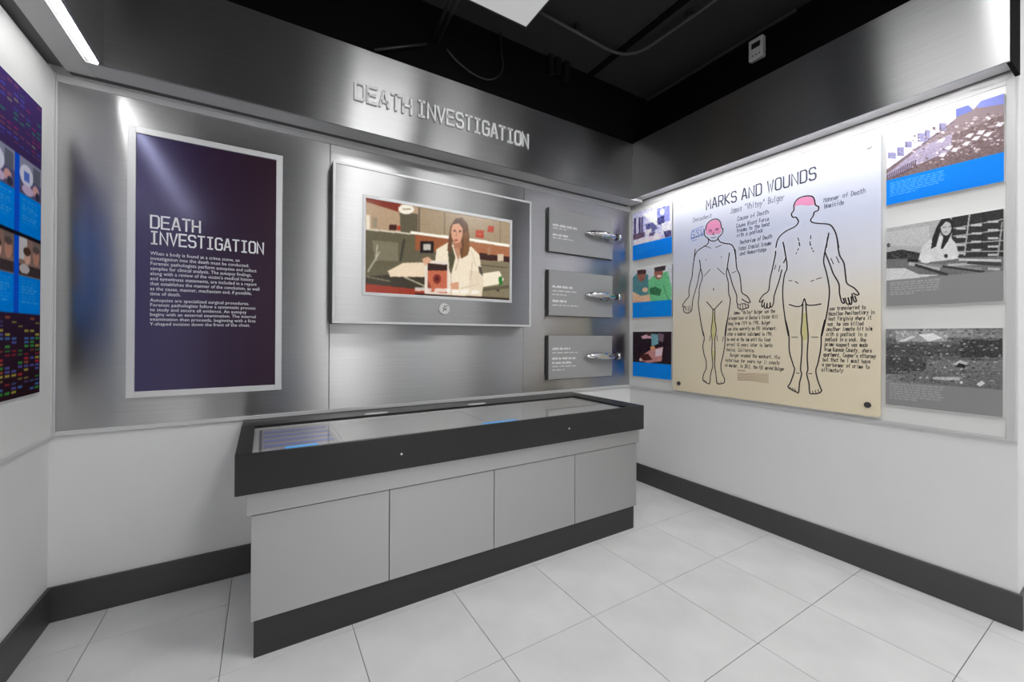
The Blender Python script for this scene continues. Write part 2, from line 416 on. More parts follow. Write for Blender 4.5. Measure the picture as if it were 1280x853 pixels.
# ------------------------------------------------------------------ painted prints (one colour per mesh point)
class Canvas:
    def __init__(s, w, h, col):
        s.w, s.h = w, h
        s.img = np.zeros((h, w, 3)); s.img[:] = np.array(col)/255.0
        s.X, s.Y = np.meshgrid((np.arange(w)+.5)/w, (np.arange(h)+.5)/h)
        s.quad = None
    def view(s, tl, tr, br, bl): s.quad = [np.array(q, float) for q in (tl, tr, br, bl)]; return s
    def uv(s, p):
        """picture coordinates (0..1, v down) of a point given in the frame of the quad"""
        if s.quad is None: return p
        tl, tr, br, bl = s.quad
        u = (p[0]-tl[0])/(tr[0]-tl[0])
        top = tl[1]+(tr[1]-tl[1])*u; bot = bl[1]+(br[1]-bl[1])*u
        return (u, (p[1]-top)/(bot-top))
    def mask(s, pts):
        m = np.zeros((s.h, s.w), bool); n = len(pts)
        for i in range(n):
            x0, y0 = pts[i]; x1, y1 = pts[(i+1) % n]
            if y0 == y1: continue
            c = ((s.Y >= min(y0, y1)) & (s.Y < max(y0, y1)) & (s.X < (x1-x0)*(s.Y-y0)/(y1-y0)+x0)); m ^= c
        return m
    def put(s, m, col, a=1.0):
        m = m.astype(float)*a; s.img = s.img*(1-m[..., None]) + (np.array(col)/255.0)*m[..., None]
    def poly(s, pts, col, a=1.0): s.put(s.mask([s.uv(p) for p in pts]), col, a); return s
    def rect(s, x0, y0, x1, y1, col, a=1.0): return s.poly([(x0, y0), (x1, y0), (x1, y1), (x0, y1)], col, a)
    def ell(s, cx, cy, rx, ry, col, a=1.0):
        return s.poly([(cx+rx*math.cos(t*math.pi/9), cy+ry*math.sin(t*math.pi/9)) for t in range(18)], col, a)
    def line(s, p, q, w, col, a=1.0):
        d = math.hypot(q[0]-p[0], q[1]-p[1]) or 1; nx, ny = -(q[1]-p[1])/d*w/2, (q[0]-p[0])/d*w/2
        return s.poly([(p[0]+nx, p[1]+ny), (q[0]+nx, q[1]+ny), (q[0]-nx, q[1]-ny), (p[0]-nx, p[1]-ny)], col, a)
    def grain(s, amp, cell=1, box=None, seed=1):
        r = np.random.default_rng(seed); g = r.normal(0, amp, (s.h//cell+2, s.w//cell+2))
        g = np.kron(g, np.ones((cell, cell)))[:s.h, :s.w]
        if box: g = g*((s.X >= box[0]) & (s.X <= box[2]) & (s.Y >= box[1]) & (s.Y <= box[3]))
        s.img = np.clip(s.img+g[..., None], 0, 1); return s
    def soft(s, k=1):
        for _ in range(k):
            p = np.pad(s.img, ((1, 1), (1, 1), (0, 0)), 'edge')
            s.img = (p[1:-1, 1:-1]*2+p[:-2, 1:-1]+p[2:, 1:-1]+p[1:-1, :-2]+p[1:-1, 2:])/6
        return s
    def captions(s, x0, x1, y0, y1, rows, col, a=0.75, seed=3):
        q, s.quad = s.quad, None
        r = random.Random(seed); ph = (y1-y0)/rows
        for i in range(rows):
            x = x0; end = x1*(1 if i < rows-1 else 0.6)-r.uniform(0, .05)
            while x < end:
                w = r.uniform(0.02, 0.06); s.rect(x, y0+i*ph, min(x+w, end), y0+i*ph+ph*0.5, col, a); x += w+0.012
        s.quad = q; return s
def print_mesh(name, cv, S, a0, a1, b0, b1, mat, parent):
    """lay a canvas on a surface: a0..a1 left to right, b1 top, b0 bottom"""
    w, h = cv.w, cv.h
    A = a0+(a1-a0)*np.linspace(0, 1, w); B = b1+(b0-b1)*np.linspace(0, 1, h)
    ca, cb = (a0+a1)/2, (b0+b1)/2; c = S.at(ca, cb)
    AA, BB = np.meshgrid(A-ca, B-cb)
    co = AA[..., None]*np.array(S.u)+BB[..., None]*np.array(S.v)
    me = bpy.data.meshes.new(name); me.vertices.add(w*h); me.vertices.foreach_set('co', co.reshape(-1).astype(np.float32))
    i = np.arange(w*h).reshape(h, w)
    f = np.stack([i[1:, :-1], i[1:, 1:], i[:-1, 1:], i[:-1, :-1]], -1).reshape(-1)
    nf = (w-1)*(h-1)
    me.loops.add(nf*4); me.loops.foreach_set('vertex_index', f.astype(np.int32))
    me.polygons.add(nf); me.polygons.foreach_set('loop_start', (np.arange(nf)*4).astype(np.int32)); me.polygons.foreach_set('loop_total', np.full(nf, 4, np.int32))
    me.update(calc_edges=True)
    at = me.color_attributes.new('print', 'FLOAT_COLOR', 'POINT')
    rgba = np.ones((w*h, 4), np.float32); rgba[:, :3] = lin(cv.img.reshape(-1, 3)); at.data.foreach_set('color', rgba.reshape(-1))
    me.materials.append(M[mat])
    return link(bpy.data.objects.new(name, me), c, parent)

# ================================================================== THE ROOM
XL, YR, YREAR, XE = -3.51, -2.146, -5.0, 2.2       # left wall, end of right wall, rear wall, far side of the passage
ZC, ZB, ZF0, ZF1, DF = 3.2, 0.149, 2.34, 2.788, 0.187

def struct(o): o['kind'] = 'structure'; return o
struct(box('wall_back', XL-0.12, 0.14, 0, 0.12, 0, ZC, 'wall'))
struct(box('wall_right', 0, 0.14, YR, 0, 0, ZC, 'wall', bevel=0.004))
struct(box('wall_left', XL-0.12, XL, YREAR, 0, 0, ZC, 'wall'))
# unseen rear wall; its grey and doorway gap are made up for the steel reflections
wr = bpy.data.objects.new('wall_rear', None); link(wr, (-1.0, YREAR, 0)); struct(wr)
for a, b, z0, z1 in ((XL, -1.75, 0, ZC), (-1.75, -0.75, 2.25, ZC), (-0.75, XE, 0, ZC)):
    box('wall_section', a, b, YREAR-0.12, YREAR, z0, z1, 'rear', wr)
struct(box('ceiling', XL-0.12, XE, YREAR-0.12, 0.12, ZC, ZC+0.08, 'deck'))

# floor: slab with separate tiles
floor = struct(box('floor', XL-0.12, XE, YREAR-0.12, 0.12, -0.1, -0.004, 'grout'))
T, GX, GY, G = 0.4572, -1.4884, -1.1631, 0.0013
tile_meshes = {}
def tile(x0, x1, y0, y1):
    key = (round(x1-x0, 4), round(y1-y0, 4))
    if key not in tile_meshes:
        bm = bmesh.new(); add_box(bm, -(x1-x0)/2, (x1-x0)/2, -(y1-y0)/2, (y1-y0)/2, -0.004, 0.0, 0.0008)
        me = bpy.data.meshes.new('tile'); bm.to_mesh(me); bm.free(); me.materials.append(M['tile']); tile_meshes[key] = me
    link(bpy.data.objects.new('tile', tile_meshes[key]), ((x0+x1)/2, (y0+y1)/2, 0), floor)
for i in range(-6, 10):
    for j in range(-4, 10):
        x0, x1 = max(GX+(i-1)*T, XL), min(GX+i*T, XE); y0, y1 = max(GY-(j+1)*T, YREAR), min(GY-j*T, 0)
        if x1-x0 < 0.01 or y1-y0 < 0.01: continue
        if x0 >= 0 and y0 > YR: continue
        tile(x0+G, x1-G, y0+G, y1-G)

def baseboard(name, x0, x1, y0, y1):
    bm = bmesh.new(); add_box(bm, x0, x1, y0, y1, 0.0, ZB, 0.002)
    return struct(from_bm(name, bm, 'base'))
baseboard('baseboard_back', XL, 0, -0.012, 0)
baseboard('baseboard_left', XL, XL+0.012, YREAR, -0.012)
bb = baseboard('baseboard_right', -0.012, 0, YR-0.012, -0.012)
baseboard('baseboard_return', 0.0, 0.15, YR-0.012, YR)

# upper black walls
struct(box('wall_upper_back', XL, 0.0, -0.180, -0.0005, ZF1, ZC, 'black_wall'))
struct(box('wall_upper_right', -0.006, 0.0, YR, -0.180, ZF1, ZC, 'black_wall'))
struct(box('wall_upper_left', XL, XL+0.01, YREAR, -0.180, ZF1, ZC, 'black_wall'))

# steel fascias with soffits: sheet, soffit board, dark slot against the wall
def fascia(name, sheet, soffit, slot, end=None):
    r = bpy.data.objects.new(name, None); link(r, (sheet[0], sheet[2], ZF0)); struct(r)
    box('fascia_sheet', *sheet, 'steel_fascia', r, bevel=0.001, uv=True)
    box('soffit_board', *soffit, 'soffit', r)
    box('shadow_slot', *slot, 'slot', r)
    if end: box('end_cap', *end, 'black_wall', r)
    return r
fascia('trim_1', (XL+DF, -DF, -DF, -DF+0.012, ZF0, ZF1), (XL+0.151, -0.055, -DF+0.012, -0.06, ZF0, ZF0+0.02), (XL+0.06, -0.055, -0.06, 0.0, ZF0+0.012, ZF0+0.03))
tr2 = fascia('trim_2', (-DF, -DF+0.012, YR, -DF, ZF0, ZF1), (-DF+0.012, -0.04, YR+0.012, -0.055, ZF0+0.024, ZF0+0.04), (-0.04, 0.0, YR+0.012, -0.055, ZF0+0.034, ZF0+0.05),
       (-DF+0.002, 0.0, YR-0.002, YR+0.012, ZF0+0.004, ZF1))
box('cove_strip', -DF+0.014, -DF+0.040, YR+0.05, -0.22, ZF0+0.019, ZF0+0.0235, 'cove', tr2)
XLF = XL+0.205
fascia('trim_3', (XLF-0.012, XLF, YREAR, -DF, ZF0, ZF1), (XL+0.06, XLF-0.055, YREAR, -0.055, ZF0, ZF0+0.02), (XL, XL+0.06, YREAR, -0.055, ZF0+0.012, ZF0+0.03))

# strip light along the front edge of the left soffit
led = thing('led_strip_light', (XLF-0.03, -0.19, ZF0), 'bright white linear strip light along the front edge of the left soffit', 'strip light')
box('lens', XLF-0.033, XLF-0.016, -2.6, -0.185, ZF0-0.001, ZF0+0.006, 'led', led)
bmh = bmesh.new(); add_box(bmh, XLF-0.055, XLF-0.012, -2.61, -0.175, ZF0+0.0062, ZF0+0.03); from_bm('channel', bmh, 'soffit', led)

struct(box('lit_joint_line', -0.022, -0.0065, -1.3, -0.19, ZC-0.014, ZC-0.0005, 'conduit'))  # added grey strip paints the thin lit line along the ceiling joint
# ------------------------------------------------------------------ ceiling fixtures
def luminaire(x0, x1, y0, y1, z, face, label, group=None):
    r = thing('ceiling_light', ((x0+x1)/2, (y0+y1)/2, z), label, 'ceiling light', group)
    bm = bmesh.new(); frame_bm(bm, 'z', z-0.004, z+0.05, x0, x1, y0, y1, 0.006); from_bm('frame', bm, 'conduit', r)
    box('diffuser', x0+0.006, x1-0.006, y0+0.006, y1-0.006, z, z+0.045, face, r)
    for sx in (x0+0.08, x1-0.08): tube('hanger', [(sx, (y0+y1)/2, z+0.045), (sx, (y0+y1)/2, ZC)], 0.004, 'pipe', r, 6)
    return r
luminaire(-1.98, -1.38, -1.04, -0.435, 3.1, 'lamp_dim', 'pale square-cornered ceiling light panel at the top edge above the title')
luminaire(-2.12, -1.58, -1.98, -1.32, 3.1, 'lamp_face', 'ceiling light panel over the middle of the room, out of frame', 'ceiling lights over the room')
luminaire(-1.25, -0.75, -2.5, -1.95, 3.1, 'lamp_face', 'added light panel brightening the right wall, out of frame', 'ceiling lights over the room')  # added lamp, lifts the upper right wall
luminaire(-2.15, -1.55, -4.2, -3.4, 3.1, 'lamp_face', 'added light panel over the rear of the room for steel reflections, out of frame', 'ceiling lights over the room')  # added lamp, placed for what the steel reflects
luminaire(-0.4, 0.4, -3.7, -3.1, 3.1, 'lamp_face', 'added light panel over the passage on the right for fill and reflections, out of frame', 'ceiling lights over the room')  # added lamp, extra fill and reflections from the passage side

cd = thing('conduit_pipe', (-0.62, -0.52, ZC-0.05), 'thin grey conduit bending round a corner under the black ceiling', 'conduit')
pts = [(-1.36, -0.525, 3.15), (-0.80, -0.505, 3.15), (-0.70, -0.512, 3.15), (-0.635, -0.535, 3.15), (-0.585, -0.585, 3.15), (-0.562, -0.65, 3.15), (-0.545, -1.0, 3.15), (-0.53, -1.9, 3.15)]
tube('tube', pts, 0.011, 'conduit', cd)
for c in ((-1.05, -0.514), (-0.548, -0.95), (-0.535, -1.5)): box('clamp', c[0]-0.016, c[0]+0.016, c[1]-0.016, c[1]+0.016, 3.158, ZC, 'pipe', cd)
jt = thing('ceiling_joint', (-0.64, -0.6, ZC), 'dark strip painting the shaded gap across the black ceiling behind the conduit', 'ceiling gap')
box('channel', -0.665, -0.62, -2.6, -0.182, ZC-0.012, ZC, 'black_wall', jt)  # black strip stands in for the shade in the gap between ceiling panels
dp = thing('drop_pipe', (-1.86, -0.24, 3.0), 'pair of dark pipes hanging below the ceiling beside the light panel', 'pipe')
for dx in (0, 0.034): tube('pipe', [(-1.915+dx, -0.95, 3.0), (-1.90+dx, -0.5, 3.0), (-1.878+dx, -0.181, 3.0)], 0.010, 'pipe', dp)
box('bracket', -1.93, -1.83, -0.60, -0.57, 3.008, ZC, 'pipe', dp)
cb = thing('cable_loop', (-1.5, -0.2, 2.9), 'thin dark cable drooping in a loop above the steel fascia', 'cable')
tube('cable', smooth([(-1.80, -0.205, 2.95), (-1.73, -0.205, 2.90), (-1.62, -0.205, 2.86), (-1.52, -0.205, 2.86), (-1.44, -0.205, 2.91), (-1.41, -0.205, 2.98), (-1.42, -0.205, 3.06), (-1.43, -0.205, ZC)]), 0.005, 'pipe', cb, 6)
br = thing('brace_rod', (-2.05, -0.2, 2.88), 'short dark diagonal rod above the fascia left of the drop pipes', 'rod')
tube('rod', [(-2.22, -0.21, 2.79), (-1.93, -0.21, 2.93)], 0.008, 'pipe', br, 8)
bx = thing('junction_blocks', (-0.95, -0.2, 3.08), 'cluster of small black boxes hanging under the ceiling edge', 'junction box')
for k, (x, zt) in enumerate(((-1.02, 3.06), (-0.96, 3.09), (-0.88, 3.07))): box('block', x-0.02, x+0.02, -0.215, -0.182, zt, ZC, 'black', bx)

sn = thing('wall_sensor', (0, -1.08, 3.0), 'small white wall sensor box with dark display on the black upper wall', 'sensor')
box('housing', -0.045, -0.006, -1.125, -1.035, 3.015, 3.15, 'white_plastic', sn, bevel=0.006, seg=2)
box('display', -0.047, -0.044, -1.108, -1.055, 3.085, 3.12, 'dark_lcd', sn)
for k in range(3): disc('button', (-0.0465, -1.105+0.02*k, 3.04), '-x', 0.004, 0.003, 'dark_lcd', sn, 10)

# ================================================================== BACK WALL
wp = thing('steel_wall_panel', (-1.75, 0, 0.79), 'brushed steel wall panel in three sheets with pale frame behind the screen', 'wall panel')
PB0, PB1 = 0.79, 2.336
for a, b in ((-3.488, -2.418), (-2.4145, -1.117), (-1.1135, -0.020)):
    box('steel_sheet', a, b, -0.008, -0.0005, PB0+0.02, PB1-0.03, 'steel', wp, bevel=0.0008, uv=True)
fx = [('frame_strip', -3.508, -3.488, -0.014, 0, PB0, PB1), ('frame_strip', -0.020, -0.002, -0.014, 0, PB0, PB1),
      ('frame_strip', -3.488, -0.020, -0.014, 0, PB0, PB0+0.02), ('frame_strip', -3.488, -0.020, -0.014, 0, PB1-0.03, PB1)]
for nme, *b in fx: box(nme, *b, 'trim_alu', wp, bevel=0.0015)

# fascia title: raised metal letters
ts = thing('title_sign', (-1.76, -DF, 2.49), 'raised metal letters reading DEATH INVESTIGATION on the steel fascia', 'sign')
SF = BACK(-DF)
for ch, strokes in sq_layout('DEATH', -2.318, -2.013, 2.500, 0.086) + sq_layout('INVESTIGATION', -1.973, -1.205, 2.508, 0.086):
    bm = bmesh.new()
    for st in strokes: ribbon_bm(bm, SF, st, 0.0125, 0.0005, 0.012)
    from_bm('letter', bm, 'letter', ts)

# tall text poster
po = thing('text_poster', (-2.955, 0, 0.937), 'tall dark purple poster with white Death Investigation text in a pale frame', 'poster')
bm = bmesh.new(); frame_bm(bm, 'y', -0.03, -0.0085, -3.262, -2.650, 0.937, 2.175, 0.029, 0.028, 0.001); from_bm('frame', bm, 'bright_alu', po)
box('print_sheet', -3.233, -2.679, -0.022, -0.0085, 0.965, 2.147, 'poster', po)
SP = BACK(-0.0224)
bm = bmesh.new()
for t, a, b, z in (('DEATH', -3.183, -2.996, 1.722), ('INVESTIGATION', -3.184, -2.733, 1.648)):
    for ch, strokes in sq_layout(t, a+0.003, b-0.003, z, 0.056):
        for st in strokes: ribbon_bm(bm, SP, st, 0.0074, 0.0)
from_bm('heading', bm, 'white_ink', po)['kind'] = 'stuff'
para1 = ["When a body is found at a crime scene, an", "investigation into the death must be conducted.", "Forensic pathologists perform autopsies and collect",
 "samples for clinical analysis. The autopsy findings,", "along with a review of the victim's medical history", "and eyewitness statements, are included in a report",
 "that establishes the manner of the conclusion, as well", "as the cause, manner, mechanism and, if possible,", "time of death."]
para2 = ["Autopsies are specialized surgical procedures.", "Forensic pathologists follow a systematic process", "to study and secure all evidence. An autopsy",
 "begins with an external examination. The internal", "examination then proceeds, beginning with a first", "Y-shaped incision down the front of the chest."]
font_mesh('paragraph', '\n'.join(para1), SP, -3.182, 1.612, 0.018, 'white_ink', po, width=0.430, height=0.204)
font_mesh('paragraph', '\n'.join(para2), SP, -3.182, 1.394, 0.018, 'white_ink', po, width=0.415, height=0.131)

# video screen in a steel housing
mo = thing('video_screen', (-1.77, 0, 1.29), 'wall screen in a brushed steel housing playing a laboratory video', 'screen')
MX0, MX1, MZ0, MZ1, MY = -2.416, -1.127, 1.291, 2.172, -0.12
SX0, SX1, SZ0, SZ1 = -2.245, -1.301, 1.470, 2.000
box('housing', MX0, MX1, MY+0.012, -0.009, MZ0, MZ1, 'dark_side', mo)
bm = bmesh.new(); frame_bm(bm, 'y', MY, MY+0.012, MX0+0.012, MX1-0.012, MZ0+0.012, MZ1-0.012, SX0-0.018-MX0-0.012, SZ0-0.018-MZ0-0.012)
from_bm('bezel', bm, 'steel_front', mo, uv=True)
bm = bmesh.new(); frame_bm(bm, 'y', MY-0.004, MY+0.012, MX0, MX1, MZ0, MZ1, 0.013, bevel=0.001); from_bm('edge_frame', bm, 'bright_alu', mo)
bm = bmesh.new(); frame_bm(bm, 'y', MY-0.003, MY+0.012, SX0-0.018, SX1+0.018, SZ0-0.018, SZ1+0.018, 0.018, bevel=0.001); from_bm('screen_frame', bm, 'bright_alu', mo)
cv = Canvas(300, 168, (186, 164, 138)).view((205, 245), (845, 345), (845, 695), (205, 660))
cv.poly([(205, 245), (415, 280), (415, 400), (205, 390)], (196, 172, 146))
cv.poly([(415, 280), (845, 345), (845, 445), (415, 400)], (182, 164, 138))
cv.poly([(205, 245), (340, 265), (340, 305), (205, 262)], (150, 66, 38))
cv.line((525, 300), (525, 400), 3, (140, 124, 104)); cv.line((795, 340), (795, 440), 3, (120, 108, 90)); cv.line((415, 280), (415, 400), 5, (120, 110, 92))
cv.poly([(335, 300), (410, 310), (410, 400), (340, 390)], (120, 112, 92))
cv.ell(362, 290, 32, 22, (246, 240, 226)); cv.line((345, 290), (380, 288), 4, (150, 130, 100))
cv.rect(208, 320, 222, 380, (238, 228, 210)); cv.rect(230, 330, 250, 375, (170, 158, 138)); cv.rect(295, 360, 325, 384, (90, 44, 34)); cv.rect(326, 364, 340, 384, (190, 90, 60))
cv.poly([(205, 385), (400, 402), (400, 540), (300, 600), (205, 600)], (122, 116, 94)); cv.line((205, 383), (385, 398), 7, (226, 216, 200))
cv.poly([(230, 430), (330, 440), (330, 520), (240, 520)], (146, 140, 118)); cv.line((215, 570), (260, 480), 6, (190, 186, 168)); cv.line((250, 450), (245, 520), 5, (200, 196, 180)); cv.line((355, 420), (340, 520), 9, (84, 80, 66))
cv.poly([(400, 400), (560, 418), (560, 480), (400, 470)], (172, 112, 74)); cv.line((380, 392), (550, 412), 12, (252, 248, 236)); cv.line((640, 420), (845, 450), 12, (252, 248, 236))
cv.poly([(640, 430), (845, 455), (845, 500), (640, 490)], (186, 132, 98)); cv.poly([(690, 480), (845, 500), (845, 524), (690, 510)], (84, 48, 38)); cv.rect(730, 455, 745, 490, (190, 150, 120)); cv.rect(780, 486, 812, 518, (224, 206, 184))
cv.poly([(400, 470), (560, 482), (560, 560), (400, 540)], (124, 116, 96)); cv.rect(420, 430, 478, 482, (44, 26, 22)); cv.rect(434, 442, 466, 470, (206, 200, 190))
cv.poly([(680, 512), (845, 525), (845, 695), (680, 690)], (152, 142, 118)); cv.line((690, 535), (845, 548), 4, (110, 102, 84)); cv.line((770, 640), (790, 652), 8, (60, 54, 44))
cv.poly([(205, 590), (560, 560), (560, 660), (205, 640)], (82, 74, 58)); cv.line((205, 590), (300, 610), 6, (150, 142, 120)); cv.line((355, 590), (440, 630), 7, (186, 180, 160))
cv.poly([(290, 565), (350, 528), (560, 520), (560, 590), (300, 590)], (240, 222, 198)); cv.poly([(690, 575), (790, 562), (815, 600), (800, 620), (690, 636)], (246, 236, 216)); cv.poly([(690, 640), (845, 625), (845, 640), (690, 655)], (120, 112, 92))
cv.poly([(205, 622), (450, 648), (450, 690), (205, 664)], (170, 74, 48))
cv.poly([(700, 378), (712, 380), (710, 414), (670, 410), (672, 378)], (196, 84, 52)); cv.poly([(732, 358), (762, 362), (760, 390), (730, 386)], (196, 84, 52)); cv.line((680, 395), (702, 398), 5, (226, 150, 120))
cv.poly([(787, 590), (806, 585), (808, 622), (790, 628)], (70, 140, 70))
cv.poly([(490, 465), (545, 432), (600, 470), (650, 452), (690, 490), (700, 560), (712, 610), (690, 690), (545, 675), (540, 560), (482, 545)], (244, 232, 212))
cv.poly([(566, 455), (606, 455), (588, 515)], (204, 158, 130)); cv.poly([(640, 560), (700, 560), (712, 612), (700, 690), (600, 682), (640, 650)], (236, 222, 200)); cv.line((600, 480), (575, 560), 4, (206, 188, 166)); cv.line((650, 470), (672, 540), 4, (222, 208, 188)); cv.poly([(540, 455), (560, 450), (575, 500), (556, 580), (548, 560)], (106, 100, 76)); cv.line((556, 540), (556, 670), 4, (180, 160, 140))
cv.poly([(552, 360), (575, 326), (605, 322), (632, 350), (640, 410), (640, 470), (600, 505), (594, 440), (560, 430), (555, 480), (538, 470), (546, 400)], (126, 90, 60))
cv.ell(582, 388, 27, 50, (226, 178, 150)); cv.poly([(566, 420), (602, 420), (604, 460), (568, 460)], (190, 140, 112)); cv.ell(582, 388, 27, 50, (226, 178, 150)); cv.poly([(556, 365), (570, 335), (600, 330), (612, 372), (590, 348), (565, 352)], (104, 74, 50))
cv.ell(571, 382, 5, 4, (80, 52, 40)); cv.ell(596, 384, 5, 4, (80, 52, 40)); cv.ell(578, 424, 9, 4, (170, 92, 80)); cv.line((581, 385), (577, 408), 3, (190, 140, 116))
cv.poly([(612, 395), (632, 380), (642, 450), (634, 490), (604, 506), (614, 450)], (150, 110, 74)); cv.poly([(684, 540), (700, 545), (708, 585), (690, 570)], (110, 100, 90))
cv.line((655, 520), (648, 600), 4, (214, 196, 176)); cv.line((600, 640), (690, 620), 4, (220, 204, 184))
cv.poly([(440, 514), (546, 522), (548, 678), (440, 668)], (236, 226, 214)); cv.poly([(453, 528), (538, 534), (538, 662), (453, 655)], (206, 128, 100)); cv.poly([(453, 528), (538, 534), (538, 560), (453, 560)], (74, 46, 40)); cv.ell(493, 598, 17, 22, (150, 66, 56)); cv.ell(493, 598, 8, 10, (110, 36, 34)); cv.poly([(453, 600), (470, 640), (470, 657), (453, 655)], (160, 92, 74))
cv.poly([(428, 510), (452, 498), (470, 512), (462, 524), (440, 540)], (226, 184, 156)); cv.poly([(552, 618), (590, 610), (592, 645), (556, 645)], (222, 176, 148))
cv.poly([(400, 662), (845, 684), (845, 698), (400, 680)], (60, 40, 34), 0.8)
for a, b in ((400, 440), (452, 470), (482, 552), (560, 590), (598, 640), (650, 690)): cv.rect(a, 636+(a-400)*0.05, b, 652+(a-400)*0.05, (250, 246, 240), 0.75)
cv.img = np.clip((cv.img-0.06)*1.04, 0, 1)**1.22; cv.grain(0.015, 2, None, 3); cv.soft(2)
print_mesh('screen_image', cv, BACK(MY+0.004), SX0, SX1, SZ0, SZ1, 'screen', mo)
bt = disc('push_button', (-1.775, MY-0.005, 1.393), '-y', 0.036, 0.010, 'white_plastic', mo, 28)
bm = bmesh.new(); SB = BACK(MY-0.0105)
ribbon_bm(bm, SB, [(-1.785, 1.377), (-1.778, 1.388), (-1.783, 1.397), (-1.772, 1.410)], 0.005, 0); ribbon_bm(bm, SB, [(-1.778, 1.388), (-1.765, 1.395), (-1.768, 1.383)], 0.005, 0); ribbon_bm(bm, SB, [(-1.766, 1.408), (-1.758, 1.413)], 0.005, 0)
from_bm('icon', bm, 'dark_side', bt)

# grey drawer plaques with chrome latch handles
names = ('topmost', 'middle', 'lowest')
for k, (z0, z1, rows) in enumerate(((1.862, 2.195, ((0.62, .9, 1), (0.55, .5, 0), (0.40, .55, 1), (0.33, .75, 0))),
                                    (1.378, 1.727, ((0.64, .8, 1), (0.55, .95, 0), (0.47, .5, 0), (0.33, .5, 1), (0.24, .95, 0))),
                                    (0.895, 1.231, ((0.70, .65, 1), (0.61, .95, 0), (0.48, .9, 1), (0.38, .7, 1), (0.30, .95, 0), (0.22, .45, 0))))):
    p = thing('drawer_plaque', (-0.58, 0, z0), '%s of the three grey text plaques beside the corner on the steel wall' % names[k], 'plaque', 'grey drawer plaques')
    box('backing', -0.909, -0.252, -0.030, -0.0085, z0, z1, 'plaque_edge', p)
    box('face', -0.905, -0.252, -0.036, -0.030, z0+0.004, z1, 'plaque', p, bevel=0.001)
    bm = bmesh.new(); r = random.Random(k)
    for f, wd, bold in rows:
        z = z0+(z1-z0)*f; x = -0.872; end = x+wd*0.255
        while x < end:
            w = r.uniform(0.02, 0.06); w = min(w, end-x+0.004)
            hgt = 0.020 if bold else 0.012
            pts = []
            n = max(3, int(w/0.006)); 
            for q in range(n+1): pts.append((x+w*q/n, z+(hgt*0.35 if q % 2 else -hgt*0.35)*r.uniform(.4, 1)))
            ribbon_bm(bm, BACK(-0.0365), pts, 0.0080 if bold else 0.0045, 0)
            x += w+0.012
    from_bm('lettering', bm, 'white_ink', p)['kind'] = 'stuff'
    zc = z0+(z1-z0)*(0.53, 0.49, 0.50)[k]
    h = thing('latch_handle', (-0.36, -0.036, zc), 'chrome latch handle on the %s grey plaque' % names[k], 'handle', 'chrome latch handles')
    box('mount_plate', -0.40, -0.30, -0.046, -0.0365, zc-0.030, zc+0.030, 'chrome', h, bevel=0.003)
    tube('lever', smooth([(-0.57, -0.062, zc+0.004), (-0.52, -0.070, zc+0.006), (-0.44, -0.082, zc+0.006), (-0.36, -0.090, zc+0.002), (-0.30, -0.090, zc), (-0.275, -0.088, zc)], 3),
         [0.004, 0.010, 0.016, 0.021, 0.024, 0.026, 0.028, 0.029, 0.029, 0.028, 0.026, 0.024, 0.022, 0.021, 0.020, 0.020], 'chrome', h, 12)
    tube('pivot_post', [(-0.35, -0.046, zc), (-0.35, -0.085, zc)], 0.016, 'chrome', h, 14)
    tube('collar', [(-0.275, -0.088, zc), (-0.255, -0.088, zc)], 0.026, 'dark_side', h, 14)
    tube('end_knob', [(-0.255, -0.088, zc), (-0.245, -0.088, zc), (-0.22, -0.088, zc), (-0.212, -0.088, zc)], [0.016, 0.028, 0.028, 0.018], 'chrome', h, 14)

# ================================================================== RIGHT WALL
rp = thing('white_wall_panel', (0, -1.07, 0.79), 'white laminate display panel on the right wall carrying photographs and the body chart', 'wall panel')
box('board', -0.014, -0.0005, -2.112, -0.016, PB0+0.014, PB1-0.02, 'panel_white', rp)
for b in ((-0.018, 0, -2.138, -2.112, PB0, PB1), (-0.018, 0, -0.0165, -0.0145, PB0, PB1), (-0.018, 0, -2.112, -0.016, PB0, PB0+0.014), (-0.018, 0, -2.112, -0.016, PB1-0.02, PB1)):
    box('edge_strip', *b, 'panel_edge', rp, bevel=0.001)
lp = thing('white_wall_panel', (XL, -1.3, 0.79), 'white laminate display panel on the left wall behind the dark poster', 'wall panel')
box('board', XL+0.0005, XL+0.014, -2.6, -0.03, PB0+0.008, PB1, 'panel_white', lp)
box('edge_strip', XL, XL+0.018, -2.6, -0.0145, PB0-0.006, PB0+0.008, 'panel_edge', lp, bevel=0.001)
box('edge_strip', XL, XL+0.018, -0.03, -0.0145, PB0+0.008, PB1, 'panel_edge', lp, bevel=0.001)

def photo(name, wallx, y0, y1, z0, z1, cv, label, body='white_plastic', cat='photograph', group=None, surf=RIGHT, th=0.014):
    """y0 = left edge, y1 = right edge as seen on the right wall"""
    r = thing(name, (wallx, (y0+y1)/2, z0), label, cat, group)
    box('mount', wallx-th, wallx, y1, y0, z0, z1, body, r)
    print_mesh('print', cv, surf(wallx-th-0.0006), -y0, -y1, z0, z1, 'print', r)
    return r
BLUE = (0, 140, 255)
W0 = -0.0145
